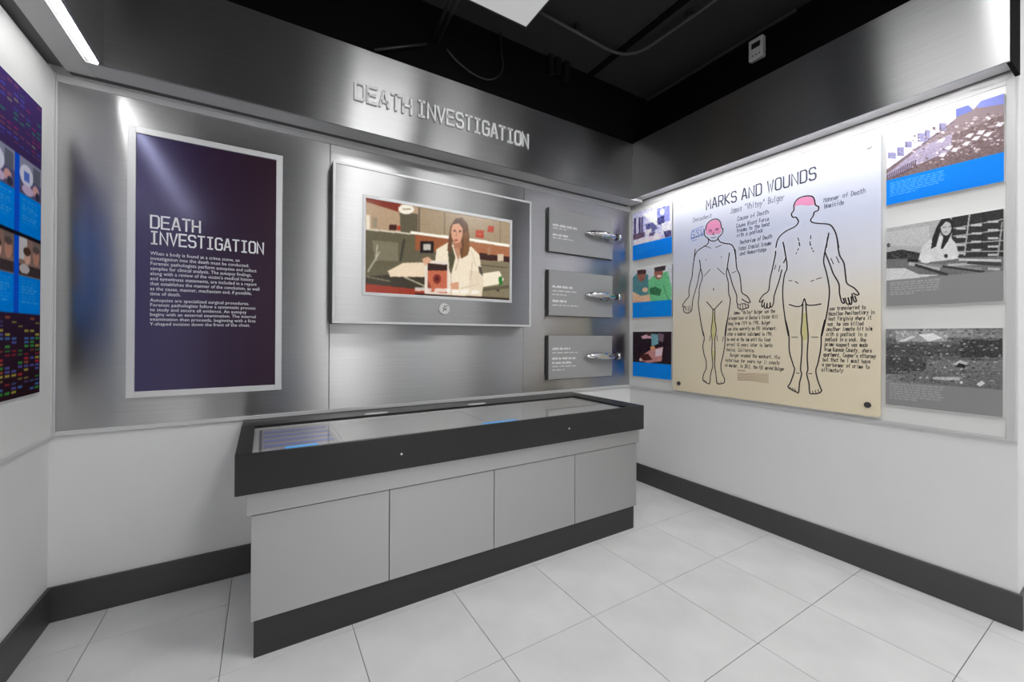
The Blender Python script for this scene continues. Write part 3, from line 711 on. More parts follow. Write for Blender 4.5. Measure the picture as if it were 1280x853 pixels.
# --- aerial rubble photograph
c = Canvas(230, 224, (150, 132, 136)).view((45, 300), (830, 35), (830, 640), (50, 800))
c.poly([(45, 300), (540, 130), (540, 200), (45, 560)], (232, 228, 240)); c.poly([(45, 300), (470, 150), (300, 280), (45, 410)], (250, 249, 252))
c.poly([(540, 120), (640, 90), (640, 150), (540, 190)], (112, 122, 190)); c.poly([(640, 95), (830, 35), (830, 110), (680, 130)], (134, 142, 214)); c.poly([(600, 90), (700, 75), (650, 140)], (226, 228, 246))
for a, b, w_, h_ in ((60, 440, 60, 40), (130, 400, 50, 60), (190, 360, 50, 40), (280, 300, 70, 60), (330, 280, 40, 60), (430, 230, 50, 50)): c.rect(a, b, a+w_, b+h_, (150, 146, 186)); c.line((a+8, b+5), (a+8, b+h_), 5, (90, 84, 110))
c.line((50, 560), (530, 220), 6, (120, 108, 130)); c.poly([(45, 560), (300, 400), (830, 180), (830, 460), (50, 640)], (128, 108, 110)); c.poly([(45, 590), (300, 400), (520, 300), (500, 420), (230, 540), (60, 620)], (176, 164, 190))
r = random.Random(5)
for k in range(170):
    x = r.uniform(240, 825); y = 620-(x-45)*0.26-r.uniform(20, 270)
    if y > 590-(x-45)*0.24: continue
    c.ell(x, y, r.uniform(4, 15), r.uniform(2, 8), r.choice(((214, 200, 206), (240, 232, 238), (104, 84, 86), (170, 146, 146), (196, 176, 178))), .9)
for x, y in ((440, 350), (600, 375), (530, 415), (490, 400), (730, 315), (690, 300), (620, 320), (800, 250), (450, 450), (660, 340)): c.poly([(x-25, y+8), (x, y-14), (x+35, y-18), (x+10, y+14)], (240, 234, 242))
for k in range(16): x = 55+k*14; c.line((x, 590-k*7), (x+4, 625-k*6), 7, (78, 62, 76))
c.grain(0.05, 2, (0, .2, 1, .66), 2)
c.quad = None; c.rect(0, .665, 1, 1, BLUE); c.captions(.04, .55, .71, .90, 7, (150, 205, 255), .6); c.soft(1)
photo('photograph_panel', W0, -1.722, -2.108, 1.901, 2.277, c, 'colour photograph of rubble and buildings over a blue caption, topmost in the right column', group='photographs in the right column')
# --- woman at a bone table
c = Canvas(230, 232, (176, 176, 176)).view((55, 200), (945, 50), (945, 745), (55, 785))
c.poly([(55, 200), (600, 108), (600, 400), (55, 400)], (186, 186, 186)); c.poly([(55, 230), (420, 170), (420, 330), (55, 330)], (204, 204, 204))
c.poly([(590, 108), (945, 50), (945, 440), (590, 420)], (58, 58, 58))
for i in range(5):
    ly = 160+i*62
    c.line((600, ly+35-i*4), (945, ly-50+i*18+20), 9, (176, 176, 176))
    for j in range(3): c.rect(620+j*110, ly+28-j*24, 690+j*110, ly+44-j*24, (206, 206, 206))
c.line((715, 90), (680, 400), 11, (186, 186, 186)); c.line((935, 150), (905, 420), 10, (176, 176, 176)); c.line((810, 80), (795, 400), 5, (44, 44, 44))
c.poly([(55, 380), (190, 355), (340, 380), (340, 430), (55, 450)], (60, 60, 60)); c.grain(0.07, 3, (0, .33, .3, .42), 4); c.ell(75, 325, 16, 16, (92, 92, 92))
c.poly([(55, 430), (945, 410), (945, 530), (500, 560), (55, 600)], (122, 122, 122)); c.poly([(55, 500), (220, 495), (330, 540), (500, 545), (55, 600)], (222, 222, 222))
c.poly([(360, 330), (440, 260), (560, 240), (620, 310), (640, 400), (600, 430), (400, 450), (330, 430)], (226, 226, 226))
c.poly([(430, 350), (440, 270), (475, 180), (510, 125), (560, 112), (605, 140), (600, 200), (560, 290), (520, 350), (505, 345), (525, 260), (500, 220), (470, 330)], (46, 46, 46))
c.ell(545, 190, 40, 58, (206, 206, 206)); c.poly([(500, 150), (560, 118), (602, 150), (590, 160), (545, 140), (510, 180)], (46, 46, 46)); c.line((520, 185), (545, 185), 6, (96, 96, 96)); c.line((560, 180), (585, 180), 6, (96, 96, 96)); c.line((535, 222), (560, 220), 5, (130, 110, 110))
c.poly([(340, 400), (420, 390), (460, 430), (400, 460), (350, 450)], (236, 236, 236)); c.poly([(560, 390), (610, 380), (640, 420), (590, 430)], (232, 232, 232)); c.ell(545, 402, 14, 16, (50, 50, 50)); c.rect(240, 425, 330, 448, (40, 40, 40))
for p_, q_, w_, g_ in (((250, 460), (500, 500), 26, 190), ((300, 470), (560, 545), 22, 64), ((420, 470), (800, 500), 20, 150), ((520, 480), (820, 525), 16, 60), ((560, 470), (840, 460), 18, 196), ((700, 450), (930, 470), 26, 70), ((640, 430), (930, 440), 18, 214), ((840, 500), (920, 505), 20, 190)):
    c.line(p_, q_, w_, (g_,)*3)
c.grain(0.03, 2, None, 9)
c.quad = None; c.rect(0, .668, 1, 1, (146, 146, 146)); c.captions(.04, .53, .70, .87, 6, (200, 200, 200), .55, 5); c.soft(1)
photo('photograph_panel', W0, -1.723, -2.107, 1.387, 1.783, c, 'black and white photograph of a woman working at a table of bones', group='photographs in the right column')
# --- black and white terrain
c = Canvas(230, 224, (84, 84, 84)).view((55, 75), (1010, 65), (1010, 800), (55, 690))
r = random.Random(9)
for (x0, y0, x1, y1, g) in ((55, 70, 1010, 150, 110), (150, 90, 600, 180, 140), (55, 200, 1010, 300, 66), (700, 160, 1010, 310, 48), (600, 70, 800, 140, 130), (55, 300, 420, 440, 60), (430, 330, 1010, 420, 100), (55, 440, 200, 520, 112), (200, 420, 1010, 540, 92)): c.poly([(x0, y0), (x1, y0+8), (x1, y1), (x0, y1)], (g,)*3)
for k in range(420):
    x = r.uniform(60, 1005); y = r.uniform(75, 520); g = r.choice((30, 44, 60, 84, 120, 150, 190))
    if y < 180 and 150 < x < 620 and r.random() < .6: g = 180
    c.poly([(x-r.uniform(6, 22), y+r.uniform(-4, 6)), (x, y-r.uniform(3, 12)), (x+r.uniform(6, 24), y+r.uniform(-5, 5)), (x, y+r.uniform(3, 9))], (g,)*3, .7)
c.poly([(360, 120), (480, 110), (560, 150), (440, 180)], (206, 206, 206)); c.poly([(160, 180), (300, 130), (330, 140), (230, 182)], (190, 190, 190)); c.poly([(630, 370), (700, 330), (760, 355), (745, 375)], (170, 170, 170)); c.poly([(660, 390), (690, 355), (740, 370), (735, 395)], (24, 24, 24)); c.poly([(480, 470), (690, 470), (700, 500), (480, 490)], (160, 160, 160)); c.ell(708, 515, 12, 10, (226, 226, 226)); c.poly([(820, 530), (860, 500), (885, 520), (850, 550)], (190, 190, 190))
c.img = np.clip(c.img*1.15+0.05, 0, 1); c.grain(0.05, 2, None, 12)
c.quad = None; c.rect(0, .69, 1, 1, (146, 146, 146)); c.captions(.04, .55, .71, .93, 7, (186, 186, 186), .6, 8); c.soft(1)
photo('photograph_panel', W0, -1.721, -2.105, 0.890, 1.272, c, 'black and white photograph of rough stony ground, lowest in the right column', group='photographs in the right column')

# --- small photographs next to the corner
c = Canvas(110, 112, (188, 186, 220)).view((70, 160), (560, 60), (560, 710), (75, 800))
c.poly([(200, 180), (560, 70), (560, 330), (330, 330)], (232, 232, 250)); c.poly([(380, 130), (530, 100), (540, 300), (390, 330)], (128, 132, 196)); c.ell(445, 180, 26, 40, (240, 240, 250)); c.poly([(385, 250), (470, 230), (470, 340), (390, 340)], (62, 62, 116))
for x in (90, 150, 185): c.rect(x, 220, x+26, 480, (58, 50, 92))
c.rect(118, 240, 140, 440, (196, 190, 226)); c.rect(205, 230, 228, 440, (170, 168, 214)); c.poly([(80, 440), (230, 420), (230, 540), (80, 560)], (92, 70, 96))
c.poly([(240, 320), (330, 300), (400, 380), (330, 430), (250, 400)], (88, 88, 140)); c.poly([(230, 400), (320, 380), (310, 450), (240, 460)], (226, 214, 236)); c.poly([(430, 330), (560, 310), (560, 480), (470, 500)], (210, 208, 236)); c.poly([(460, 430), (550, 420), (550, 500), (480, 510)], (70, 66, 110))
c.poly([(80, 520), (280, 470), (430, 450), (430, 530), (260, 580), (80, 600)], (228, 208, 228)); c.poly([(290, 440), (360, 420), (350, 470), (290, 480)], (90, 76, 110)); c.grain(.06, 3, None, 21); c.img = np.clip(c.img*1.14+0.02, 0, 1)
c.quad = None; c.rect(0, .675, 1, 1, BLUE); c.captions(.08, .6, .73, .88, 4, (120, 190, 255), .35); c.soft(1)
photo('small_photograph', W0, -0.052, -0.445, 1.876, 2.278, c, 'violet-tinted photograph above a blue caption, topmost in the column by the corner', group='small photographs by the corner')
c = Canvas(110, 112, (196, 200, 206)).view((40, 85), (305, 45), (305, 385), (40, 395))
c.poly([(40, 130), (75, 100), (150, 110), (160, 260), (40, 260)], (78, 128, 134)); c.poly([(150, 150), (200, 110), (280, 90), (303, 200), (300, 300), (160, 290)], (104, 184, 130)); c.ell(104, 115, 28, 42, (142, 92, 78)); c.poly([(74, 80), (135, 78), (136, 105), (74, 108)], (70, 46, 50)); c.ell(220, 100, 28, 44, (150, 90, 76)); c.poly([(192, 64), (266, 52), (262, 84), (194, 92)], (58, 48, 54)); c.ell(225, 122, 16, 10, (226, 196, 190))
c.poly([(160, 200), (200, 190), (240, 210), (230, 250), (165, 240)], (52, 110, 74)); c.poly([(40, 220), (100, 250), (160, 240), (170, 290), (40, 295)], (222, 178, 146)); c.ell(130, 210, 20, 16, (226, 184, 156)); c.poly([(40, 280), (120, 285), (120, 300), (40, 300)], (212, 160, 140)); c.line((250, 180), (285, 280), 8, (84, 160, 110)); c.grain(.03, 2, None, 22); c.img = np.clip(c.img*1.14+0.02, 0, 1)
c.quad = None; c.rect(0, .675, 1, 1, (0, 150, 255)); c.captions(.3, .6, .76, .9, 3, (110, 180, 250), .3); c.soft(1)
photo('small_photograph', W0, -0.054, -0.445, 1.386, 1.788, c, 'photograph of two people in teal and green scrubs, middle of the column by the corner', group='small photographs by the corner')
c = Canvas(110, 112, (36, 22, 32)).view((40, 495), (302, 495), (302, 828), (40, 808))
c.poly([(100, 530), (160, 505), (175, 545), (110, 545)], (206, 160, 170)); c.poly([(170, 510), (215, 515), (220, 580), (175, 600)], (112, 160, 170)); c.ell(155, 512, 16, 14, (60, 40, 40)); c.poly([(215, 505), (255, 515), (250, 570), (220, 560)], (110, 90, 104)); c.poly([(165, 600), (195, 595), (200, 640), (170, 640)], (220, 150, 90)); c.poly([(110, 660), (170, 620), (250, 600), (240, 700), (150, 715), (100, 700)], (190, 130, 126)); c.poly([(200, 620), (250, 605), (240, 660), (200, 670)], (226, 190, 200)); c.poly([(80, 660), (150, 650), (180, 690), (120, 700)], (70, 30, 30)); c.ell(98, 692, 10, 12, (214, 180, 170)); c.grain(.03, 2, None, 23); c.img = np.clip(c.img*1.14+0.02, 0, 1)
c.quad = None; c.rect(0, .675, 1, 1, (0, 146, 255)); c.soft(1)
photo('small_photograph', W0, -0.057, -0.443, 0.890, 1.266, c, 'dark operating photograph above a blue caption, lowest in the column by the corner', group='small photographs by the corner')

# --- body chart
wb = thing('body_chart', (W0, -1.08, 0.82), 'large cream and lavender body outline chart headed MARKS AND WOUNDS', 'chart')
bm = bmesh.new()
by0, by1, bz0, bz1, rad = -0.462, -1.702, 0.818, 2.297, 0.018
bx0, bx1 = -0.034, -0.026
ring = []
for (cy_, cz_, a0) in ((by1+rad, bz0+rad, 180), (by0-rad, bz0+rad, 270), (by0-rad, bz1-rad, 0), (by1+rad, bz1-rad, 90)):
    for k in range(5):
        a = math.radians(a0+k*22.5); ring.append((cy_+rad*math.cos(a), cz_+rad*math.sin(a)))
fr = [bm.verts.new((bx0, y, z)) for y, z in ring]; bk = [bm.verts.new((bx1, y, z)) for y, z in ring]
bm.faces.new(fr); bm.faces.new(bk[::-1])
for i in range(len(ring)): j = (i+1) % len(ring); bm.faces.new((fr[i], bk[i], bk[j], fr[j]))
bmesh.ops.recalc_face_normals(bm, faces=bm.faces[:])
from_bm('chart_sheet', bm, 'board', wb)
for y, z in ((-0.527, 2.225), (-1.655, 2.232), (-0.515, 0.872), (-1.650, 0.876)):
    s_ = disc('standoff', (-0.0270, y, z), '-x', 0.016, 0.024, 'bright_alu' if z > 2 else 'dark_side', wb, 20)
SW = RIGHT(bx0-0.0004); SW2 = RIGHT(bx0-0.0008)
# the outlines were measured on the wall, (distance from the corner, height)
FIG = {"front":[[[0.754,1.905],[0.752,1.925],[0.732,1.944],[0.722,1.964],[0.724,1.991],[0.735,2.0],[0.735,2.017],[0.749,2.038],[0.775,2.052],[0.813,2.051],[0.838,2.029],[0.847,2.0],[0.85,1.982],[0.86,1.97],[0.856,1.943],[0.842,1.929],[0.827,1.918],[0.827,1.906]],[[0.751,1.927],[0.767,1.91],[0.792,1.9],[0.817,1.903],[0.827,1.917]],[[0.754,1.905],[0.746,1.887],[0.706,1.87],[0.666,1.851],[0.648,1.822],[0.641,1.79]],[[0.827,1.906],[0.842,1.884],[0.882,1.865],[0.914,1.855],[0.937,1.826],[0.949,1.773],[0.953,1.749]],[[0.649,1.868],[0.644,1.821],[0.632,1.74],[0.625,1.672],[0.61,1.625],[0.598,1.563],[0.601,1.528],[0.575,1.502],[0.545,1.463],[0.555,1.451],[0.567,1.457]],[[0.555,1.451],[0.553,1.43],[0.563,1.411],[0.587,1.403],[0.61,1.409],[0.624,1.429],[0.626,1.457]],[[0.626,1.45],[0.633,1.505],[0.648,1.552],[0.671,1.625],[0.683,1.685],[0.693,1.724],[0.684,1.784]],[[0.693,1.724],[0.708,1.661],[0.697,1.622],[0.684,1.583],[0.682,1.522],[0.675,1.474],[0.683,1.413],[0.698,1.324],[0.709,1.27],[0.717,1.236]],[[0.906,1.797],[0.904,1.778],[0.892,1.703],[0.886,1.653],[0.899,1.6],[0.903,1.523],[0.914,1.478],[0.905,1.408],[0.893,1.332],[0.881,1.236]],[[0.894,1.697],[0.915,1.63],[0.932,1.571],[0.957,1.506],[0.958,1.462],[0.967,1.443]],[[0.945,1.815],[0.95,1.77],[0.957,1.688],[0.976,1.642],[0.985,1.584],[0.992,1.522],[1.026,1.494],[1.044,1.462],[1.041,1.45],[1.02,1.458],[0.992,1.478]],[[0.964,1.449],[0.967,1.421],[0.989,1.409],[1.014,1.414],[1.035,1.42],[1.032,1.439]],[[0.741,1.477],[0.77,1.445],[0.795,1.419],[0.826,1.445],[0.856,1.474]],[[0.694,1.35],[0.706,1.288],[0.724,1.221],[0.713,1.16],[0.725,1.093],[0.739,1.054],[0.739,1.0],[0.725,0.972],[0.714,0.931],[0.718,0.911],[0.758,0.894],[0.768,0.906],[0.772,0.95],[0.779,0.987],[0.789,1.024],[0.782,1.116],[0.784,1.202],[0.776,1.268],[0.786,1.347],[0.789,1.423]],[[0.802,1.422],[0.804,1.346],[0.814,1.274],[0.803,1.202],[0.806,1.117],[0.803,1.025],[0.812,0.979],[0.817,0.928],[0.824,0.901],[0.865,0.908],[0.876,0.924],[0.872,0.946],[0.855,0.983],[0.849,1.034],[0.864,1.1],[0.877,1.177],[0.879,1.261],[0.893,1.344]]],"front_thin":[[[0.728,1.874],[0.75,1.868],[0.771,1.853]],[[0.809,1.852],[0.83,1.857],[0.85,1.861]],[[0.758,1.982],[0.768,1.984],[0.78,1.975]],[[0.805,1.979],[0.817,1.983],[0.829,1.979]],[[0.794,1.964],[0.785,1.949],[0.799,1.944]],[[0.775,1.929],[0.794,1.923],[0.809,1.927]],[[0.762,1.973],[0.775,1.968]],[[0.811,1.975],[0.825,1.972]],[[0.766,1.704],[0.744,1.684],[0.723,1.663]],[[0.821,1.707],[0.845,1.681],[0.872,1.654]],[[0.791,1.569],[0.796,1.557],[0.789,1.555]],[[0.732,1.779],[0.737,1.776]],[[0.846,1.779],[0.851,1.776]],[[0.925,1.657],[0.951,1.667]],[[0.575,1.45],[0.583,1.418]],[[0.591,1.452],[0.599,1.413]],[[0.605,1.458],[0.613,1.416]],[[0.563,1.454],[0.569,1.429]],[[0.98,1.445],[0.982,1.414]],[[0.995,1.45],[1.0,1.415]],[[1.01,1.449],[1.02,1.418]],[[0.973,1.442],[1.001,1.447],[1.026,1.439]],[[0.722,1.234],[0.725,1.197]],[[0.769,1.235],[0.766,1.198]],[[0.82,1.238],[0.823,1.199]],[[0.866,1.228],[0.861,1.196]],[[0.722,0.918],[0.729,0.909]],[[0.736,0.913],[0.743,0.902]],[[0.828,0.914],[0.835,0.905]],[[0.848,0.918],[0.852,0.908]]],"back":[[[1.322,1.902],[1.325,1.915],[1.312,1.94],[1.294,1.945],[1.288,1.968],[1.3,1.985],[1.301,2.017],[1.315,2.042],[1.334,2.051],[1.363,2.052],[1.394,2.041],[1.406,2.02],[1.412,1.987],[1.427,1.972],[1.425,1.952],[1.406,1.947],[1.401,1.927],[1.388,1.905],[1.4,1.888],[1.43,1.876],[1.477,1.86],[1.497,1.835],[1.512,1.792],[1.523,1.722]],[[1.322,1.902],[1.305,1.885],[1.259,1.87],[1.225,1.847],[1.208,1.817],[1.201,1.781]],[[1.246,1.787],[1.25,1.757]],[[1.472,1.79],[1.465,1.733]],[[1.199,1.758],[1.197,1.73],[1.181,1.651],[1.167,1.588],[1.159,1.519],[1.125,1.492],[1.104,1.457],[1.111,1.45],[1.128,1.462]],[[1.128,1.462],[1.119,1.439],[1.121,1.418],[1.134,1.432]],[[1.134,1.444],[1.134,1.415],[1.145,1.41],[1.151,1.44]],[[1.151,1.44],[1.152,1.411],[1.166,1.412],[1.169,1.442]],[[1.169,1.442],[1.171,1.414],[1.182,1.421],[1.189,1.446],[1.193,1.487],[1.219,1.571],[1.235,1.638]],[[1.241,1.806],[1.246,1.781],[1.258,1.708],[1.264,1.645],[1.249,1.6],[1.24,1.491],[1.253,1.347],[1.272,1.238]],[[1.258,1.708],[1.245,1.679]],[[1.477,1.811],[1.471,1.774],[1.458,1.707],[1.453,1.651],[1.466,1.592],[1.48,1.502],[1.477,1.427],[1.464,1.333],[1.445,1.238]],[[1.459,1.707],[1.485,1.627],[1.498,1.582],[1.524,1.523],[1.527,1.473],[1.537,1.423],[1.549,1.415],[1.544,1.441]],[[1.515,1.778],[1.518,1.753],[1.526,1.683],[1.547,1.631],[1.555,1.556],[1.562,1.519],[1.594,1.491],[1.612,1.46],[1.604,1.454],[1.588,1.465]],[[1.552,1.442],[1.56,1.412],[1.571,1.41],[1.566,1.442]],[[1.566,1.442],[1.575,1.407],[1.582,1.414],[1.579,1.447]],[[1.582,1.462],[1.592,1.422],[1.602,1.422],[1.595,1.449]],[[1.277,1.424],[1.314,1.41],[1.343,1.415],[1.357,1.452],[1.369,1.418],[1.401,1.412],[1.44,1.417]],[[1.256,1.333],[1.275,1.244],[1.278,1.143],[1.299,1.063],[1.306,1.03],[1.284,0.954],[1.271,0.929],[1.291,0.913],[1.315,0.904],[1.328,0.902],[1.333,0.959],[1.344,1.013],[1.338,1.039],[1.344,1.132],[1.345,1.224],[1.34,1.257],[1.345,1.33],[1.349,1.422]],[[1.365,1.421],[1.37,1.329],[1.377,1.231],[1.372,1.12],[1.376,1.042],[1.37,1.015],[1.382,0.958],[1.385,0.912],[1.393,0.902],[1.43,0.91],[1.444,0.926],[1.438,0.944],[1.424,0.988],[1.416,1.038],[1.427,1.084],[1.44,1.168],[1.443,1.244],[1.459,1.326]]],"back_thin":[[[1.322,1.816],[1.328,1.797]],[[1.33,1.785],[1.333,1.764]],[[1.389,1.816],[1.388,1.796]],[[1.385,1.782],[1.386,1.761]],[[1.329,1.789],[1.329,1.773]],[[1.326,1.753],[1.321,1.741]],[[1.316,1.73],[1.312,1.722]],[[1.386,1.772],[1.389,1.758]],[[1.392,1.746],[1.396,1.735]],[[1.399,1.727],[1.403,1.719]],[[1.201,1.672],[1.193,1.647]],[[1.225,1.665],[1.217,1.63]],[[1.487,1.668],[1.499,1.635]],[[1.512,1.674],[1.525,1.637]],[[1.274,1.568],[1.292,1.565]],[[1.307,1.56],[1.325,1.545]],[[1.389,1.55],[1.406,1.556]],[[1.417,1.56],[1.442,1.566]],[[1.29,1.227],[1.323,1.227]],[[1.394,1.228],[1.426,1.228]],[[1.315,1.016],[1.332,1.015]],[[1.379,1.016],[1.396,1.019]],[[1.281,0.928],[1.288,0.918]],[[1.294,0.925],[1.3,0.912]],[[1.306,0.922],[1.312,0.907]],[[1.399,0.919],[1.402,0.907]],[[1.413,0.924],[1.417,0.91]],[[1.427,0.932],[1.431,0.915]]],"pink":[[[0.738,1.96],[0.732,2.0],[0.737,2.017],[0.751,2.036],[0.775,2.048],[0.812,2.047],[0.833,2.028],[0.844,2.0],[0.848,1.953],[0.834,1.94],[0.813,1.949],[0.792,1.945],[0.767,1.948]],[[1.303,2.008],[1.304,2.018],[1.318,2.041],[1.336,2.048],[1.363,2.049],[1.392,2.038],[1.404,2.019],[1.41,1.988],[1.375,1.993],[1.337,2.007]]],"yellow":[[[0.79,1.399],[0.802,1.399],[0.804,1.346],[0.811,1.274],[0.802,1.205],[0.785,1.205],[0.778,1.268],[0.787,1.347]],[[0.785,1.129],[0.803,1.13],[0.804,1.064],[0.79,1.063]],[[1.348,1.369],[1.364,1.369],[1.37,1.323],[1.376,1.231],[1.367,1.211],[1.347,1.211],[1.342,1.257],[1.346,1.33]]]}
for key, nm in (('pink', 'pink_shading'), ('yellow', 'yellow_shading')):
    for poly in FIG[key]:
        bm = bmesh.new()
        vs = [bm.verts.new(SW.at(a, b)) for a, b in poly]; bm.faces.new(vs)
        from_bm(nm, bm, key+'_ink', wb)
for key in ('front', 'back'):
    bm = bmesh.new()
    for st in FIG[key]: ribbon_bm(bm, SW2, [tuple(p) for p in smooth(st)], 0.0066, 0)
    from_bm('body_outline', bm, 'black_ink', wb)['kind'] = 'stuff'
    bm = bmesh.new()
    for st in FIG[key+'_thin']:
        ribbon_bm(bm, SW2, [tuple(p) for p in smooth(st)], 0.0042, 0)
    from_bm('body_details', bm, 'black_ink', wb)['kind'] = 'stuff'
bm = bmesh.new()
for ch, strokes in sq_layout('MARKS AND WOUNDS', 0.737, 1.413, 2.135, 0.070, 3.0, 1.7):
    for st in strokes: ribbon_bm(bm, SW2, st, 0.0088, 0)
from_bm('heading', bm, 'navy_ink', wb)['kind'] = 'stuff'
for t, a, z, xh, w_ in (('James "Whitey" Bulger', 0.912, 2.062, 0.026, 0.335), ('Decedent', 0.632, 2.070, 0.020, 0.145),
                    ('Cause of Death', 0.962, 2.002, 0.0175, 0.195), ('Cause Blunt Force', 0.954, 1.957, 0.0165, 0.205), ('trauma to the head', 0.956, 1.925, 0.0165, 0.205), ('with a padlock', 0.958, 1.893, 0.0165, 0.165),
                    ('Mechanism of Death', 0.978, 1.843, 0.0165, 0.20), ('Fatal Cranial Trauma', 0.972, 1.802, 0.0165, 0.20), ('and Hemorrhage', 0.978, 1.768, 0.0165, 0.165),
                    ('Manner of Death', 1.452, 1.990, 0.0165, 0.186), ('Homicide', 1.455, 1.955, 0.0165, 0.09)):
    bm = bmesh.new(); pen_text(bm, SW2, t, a, z, xh, 0.0030, w_); from_bm('handwritten_line', bm, 'pen_blue_grey', wb)['kind'] = 'stuff'
bm = bmesh.new()
pen_text(bm, SW2, 'GSW', 0.616, 1.955, 0.034, 0.006, 0.10); ribbon_bm(bm, SW2, [(0.614, 1.948), (0.716, 1.966)], 0.006, 0); ribbon_bm(bm, SW2, [(0.618, 2.008), (0.712, 2.022)], 0.005, 0); ribbon_bm(bm, SW2, [(0.622, 1.932), (0.66, 1.938)], 0.005, 0)
from_bm('blue_note', bm, 'blue_ink', wb)['kind'] = 'stuff'
L1 = ['James "Whitey" Bulger was the', 'alleged boss of Boston\'s Winter Hill', 'Gang from 1979 to 1995. Bulger', 'was also secretly an FBI informant.', 'After a federal indictment in 1994,', 'he went on the lam until his final', 'arrest 16 years later in Santa', 'Monica, California.', '   Bulger evaded the manhunt. His', 'notorious for years for 11 counts', 'of murder. In 2013, the FBI moved Bulger']
L2 = ['was transferred to', 'Hazelton Penitentiary in', 'West Virginia where it', 'was, he was killed', 'another inmate hit him', 'with a padlock in a', 'padlock in a sock. One', 'prime suspect was made', 'from Kansas County, where', 'apartment, Cooper\'s attorney', 'but that he I must have', 'a performer of crime to', 'ultimately']
for k, t in enumerate(L1):
    a = 0.936 if k == 0 else 0.905-0.0025*k
    bm = bmesh.new(); pen_text(bm, SW2, t.strip(), a+(0.03 if t[0] == ' ' else 0), 1.378-k*0.0355, 0.0150, 0.0028, (0.26, 0.31, 0.27, 0.31, 0.29, 0.28, 0.29, 0.19, 0.31, 0.34, 0.37)[k])
    from_bm('handwritten_line', bm, 'pen_ink', wb)['kind'] = 'stuff'
for k, t in enumerate(L2):
    bm = bmesh.new(); pen_text(bm, SW2, t, 1.480-0.003*k, 1.378-k*0.0285, 0.0140, 0.0028, (0.16, 0.20, 0.19, 0.16, 0.20, 0.18, 0.18, 0.19, 0.21, 0.23, 0.21, 0.21, 0.10)[k])
    from_bm('handwritten_line', bm, 'pen_ink', wb)['kind'] = 'stuff'
bm = bmesh.new()
for k in range(7): ribbon_bm(bm, SW2, [(0.965, 0.985-k*0.0075), (1.06, 0.991-k*0.0075), (1.16, 0.995-k*0.009)], 0.004, 0)
pen_text(bm, SW2, 'Sources', 0.965, 1.000, 0.010, 0.003, 0.05)
from_bm('faint_note', bm, 'tan_ink', wb)['kind'] = 'stuff'

# ================================================================== LEFT WALL POSTER
pw, ph_ = 0.62, 1.12
c = Canvas(200, 320, (44, 30, 44))
r = random.Random(31)
def PU(y): return (y+0.168+pw)/pw            # picture u of a wall coordinate (right edge at the corner)
def PV(z): return (2.118-z)/ph_
for z in np.arange(0.99, 2.12, 0.02):
    g = (z-0.99)/1.13; c.rect(0, PV(z+0.02), 1, PV(z), (46+30*g, 28+30*g, 36+80*g))
cols = ((226, 60, 60), (60, 190, 70), (80, 140, 220), (220, 210, 80), (100, 110, 200), (190, 100, 60))
for lane in np.arange(-0.19, -0.78, -0.043):
    for zz in list(np.arange(1.02, 1.29, 0.0145))+list(np.arange(1.90, 2.10, 0.0165)):
        if r.random() < .55:
            k = cols[int(zz*37) % 6] if r.random() < .7 else r.choice(cols)
            if zz > 1.85: k = tuple(int(v*0.6+50*0.4) for v in k[:2])+(int(k[2]*.6+70),)
            c.rect(PU(lane-0.017), PV(zz+0.006), PU(lane+0.014), PV(zz), k, .85)
for q in range(3):
    y1 = -0.170-q*0.2; y0 = y1-0.165
    for zt, zm, zb, kk in ((1.868, 1.735, 1.594, 0), (1.580, 1.440, 1.303, 1)):
        c.rect(PU(y0-0.036), PV(zt), PU(y0), PV(zb), (20, 90, 225)); c.rect(PU(y0), PV(zm), PU(y1), PV(zb), (0, 142, 248))
        c.rect(PU(y0), PV(zt), PU(y1), PV(zm), ((96, 92, 130), (150, 120, 110))[kk])
        if kk == 0:
            c.rect(PU(y0), PV(zt), PU(y1), PV(1.80), (150, 150, 176)); c.ell(PU(y0+0.05), PV(1.81), .08, .035, (228, 228, 246)); c.rect(PU(y0+0.03), PV(1.825), PU(y0+0.07), PV(1.79), (96, 124, 214)); c.rect(PU(y0+0.10), PV(1.86), PU(y0+0.155), PV(1.80), (104, 108, 124)); c.ell(PU(y0+0.12), PV(1.772), .04, .018, (222, 170, 166)); c.ell(PU(y0+0.06), PV(1.758), .07, .016, (214, 190, 220)); c.ell(PU(y0+0.135), PV(1.755), .03, .014, (60, 60, 80))
        else:
            c.rect(PU(y0), PV(zt), PU(y0+0.06), PV(1.50), (216, 212, 212)); c.rect(PU(y0+0.10), PV(zt), PU(y1), PV(1.50), (126, 110, 104)); c.ell(PU(y0+0.06), PV(1.512), .04, .026, (226, 180, 158)); c.ell(PU(y0+0.058), PV(1.532), .045, .014, (84, 60, 52)); c.ell(PU(y0+0.128), PV(1.522), .042, .030, (196, 142, 122)); c.ell(PU(y0+0.128), PV(1.548), .042, .012, (96, 84, 80)); c.rect(PU(y0), PV(1.48), PU(y1), PV(1.442), (70, 58, 60)); c.ell(PU(y0+0.04), PV(1.466), .06, .016, (206, 196, 196))
        c.captions(PU(y0)+.03, PU(y1)-.02, PV(zm)+.012, PV(zb)-.02, 9, (120, 190, 250), .5, q)
    c.rect(PU(y0-0.036), PV(1.594), PU(y1), PV(1.580), (26, 24, 34))
c.soft(1)
lpz = thing('band_poster', (XL, -0.48, 0.994), 'dark poster with coloured gel bands and blue photo cards on the left wall', 'poster')
box('mount', XL+0.0145, XL+0.026, -0.168-pw, -0.168, 0.998, 2.118, 'plaque_edge', lpz)
print_mesh('print', c, LEFT(XL+0.0266), -0.168-pw, -0.168, 0.998, 2.118, 'matte_print', lpz)

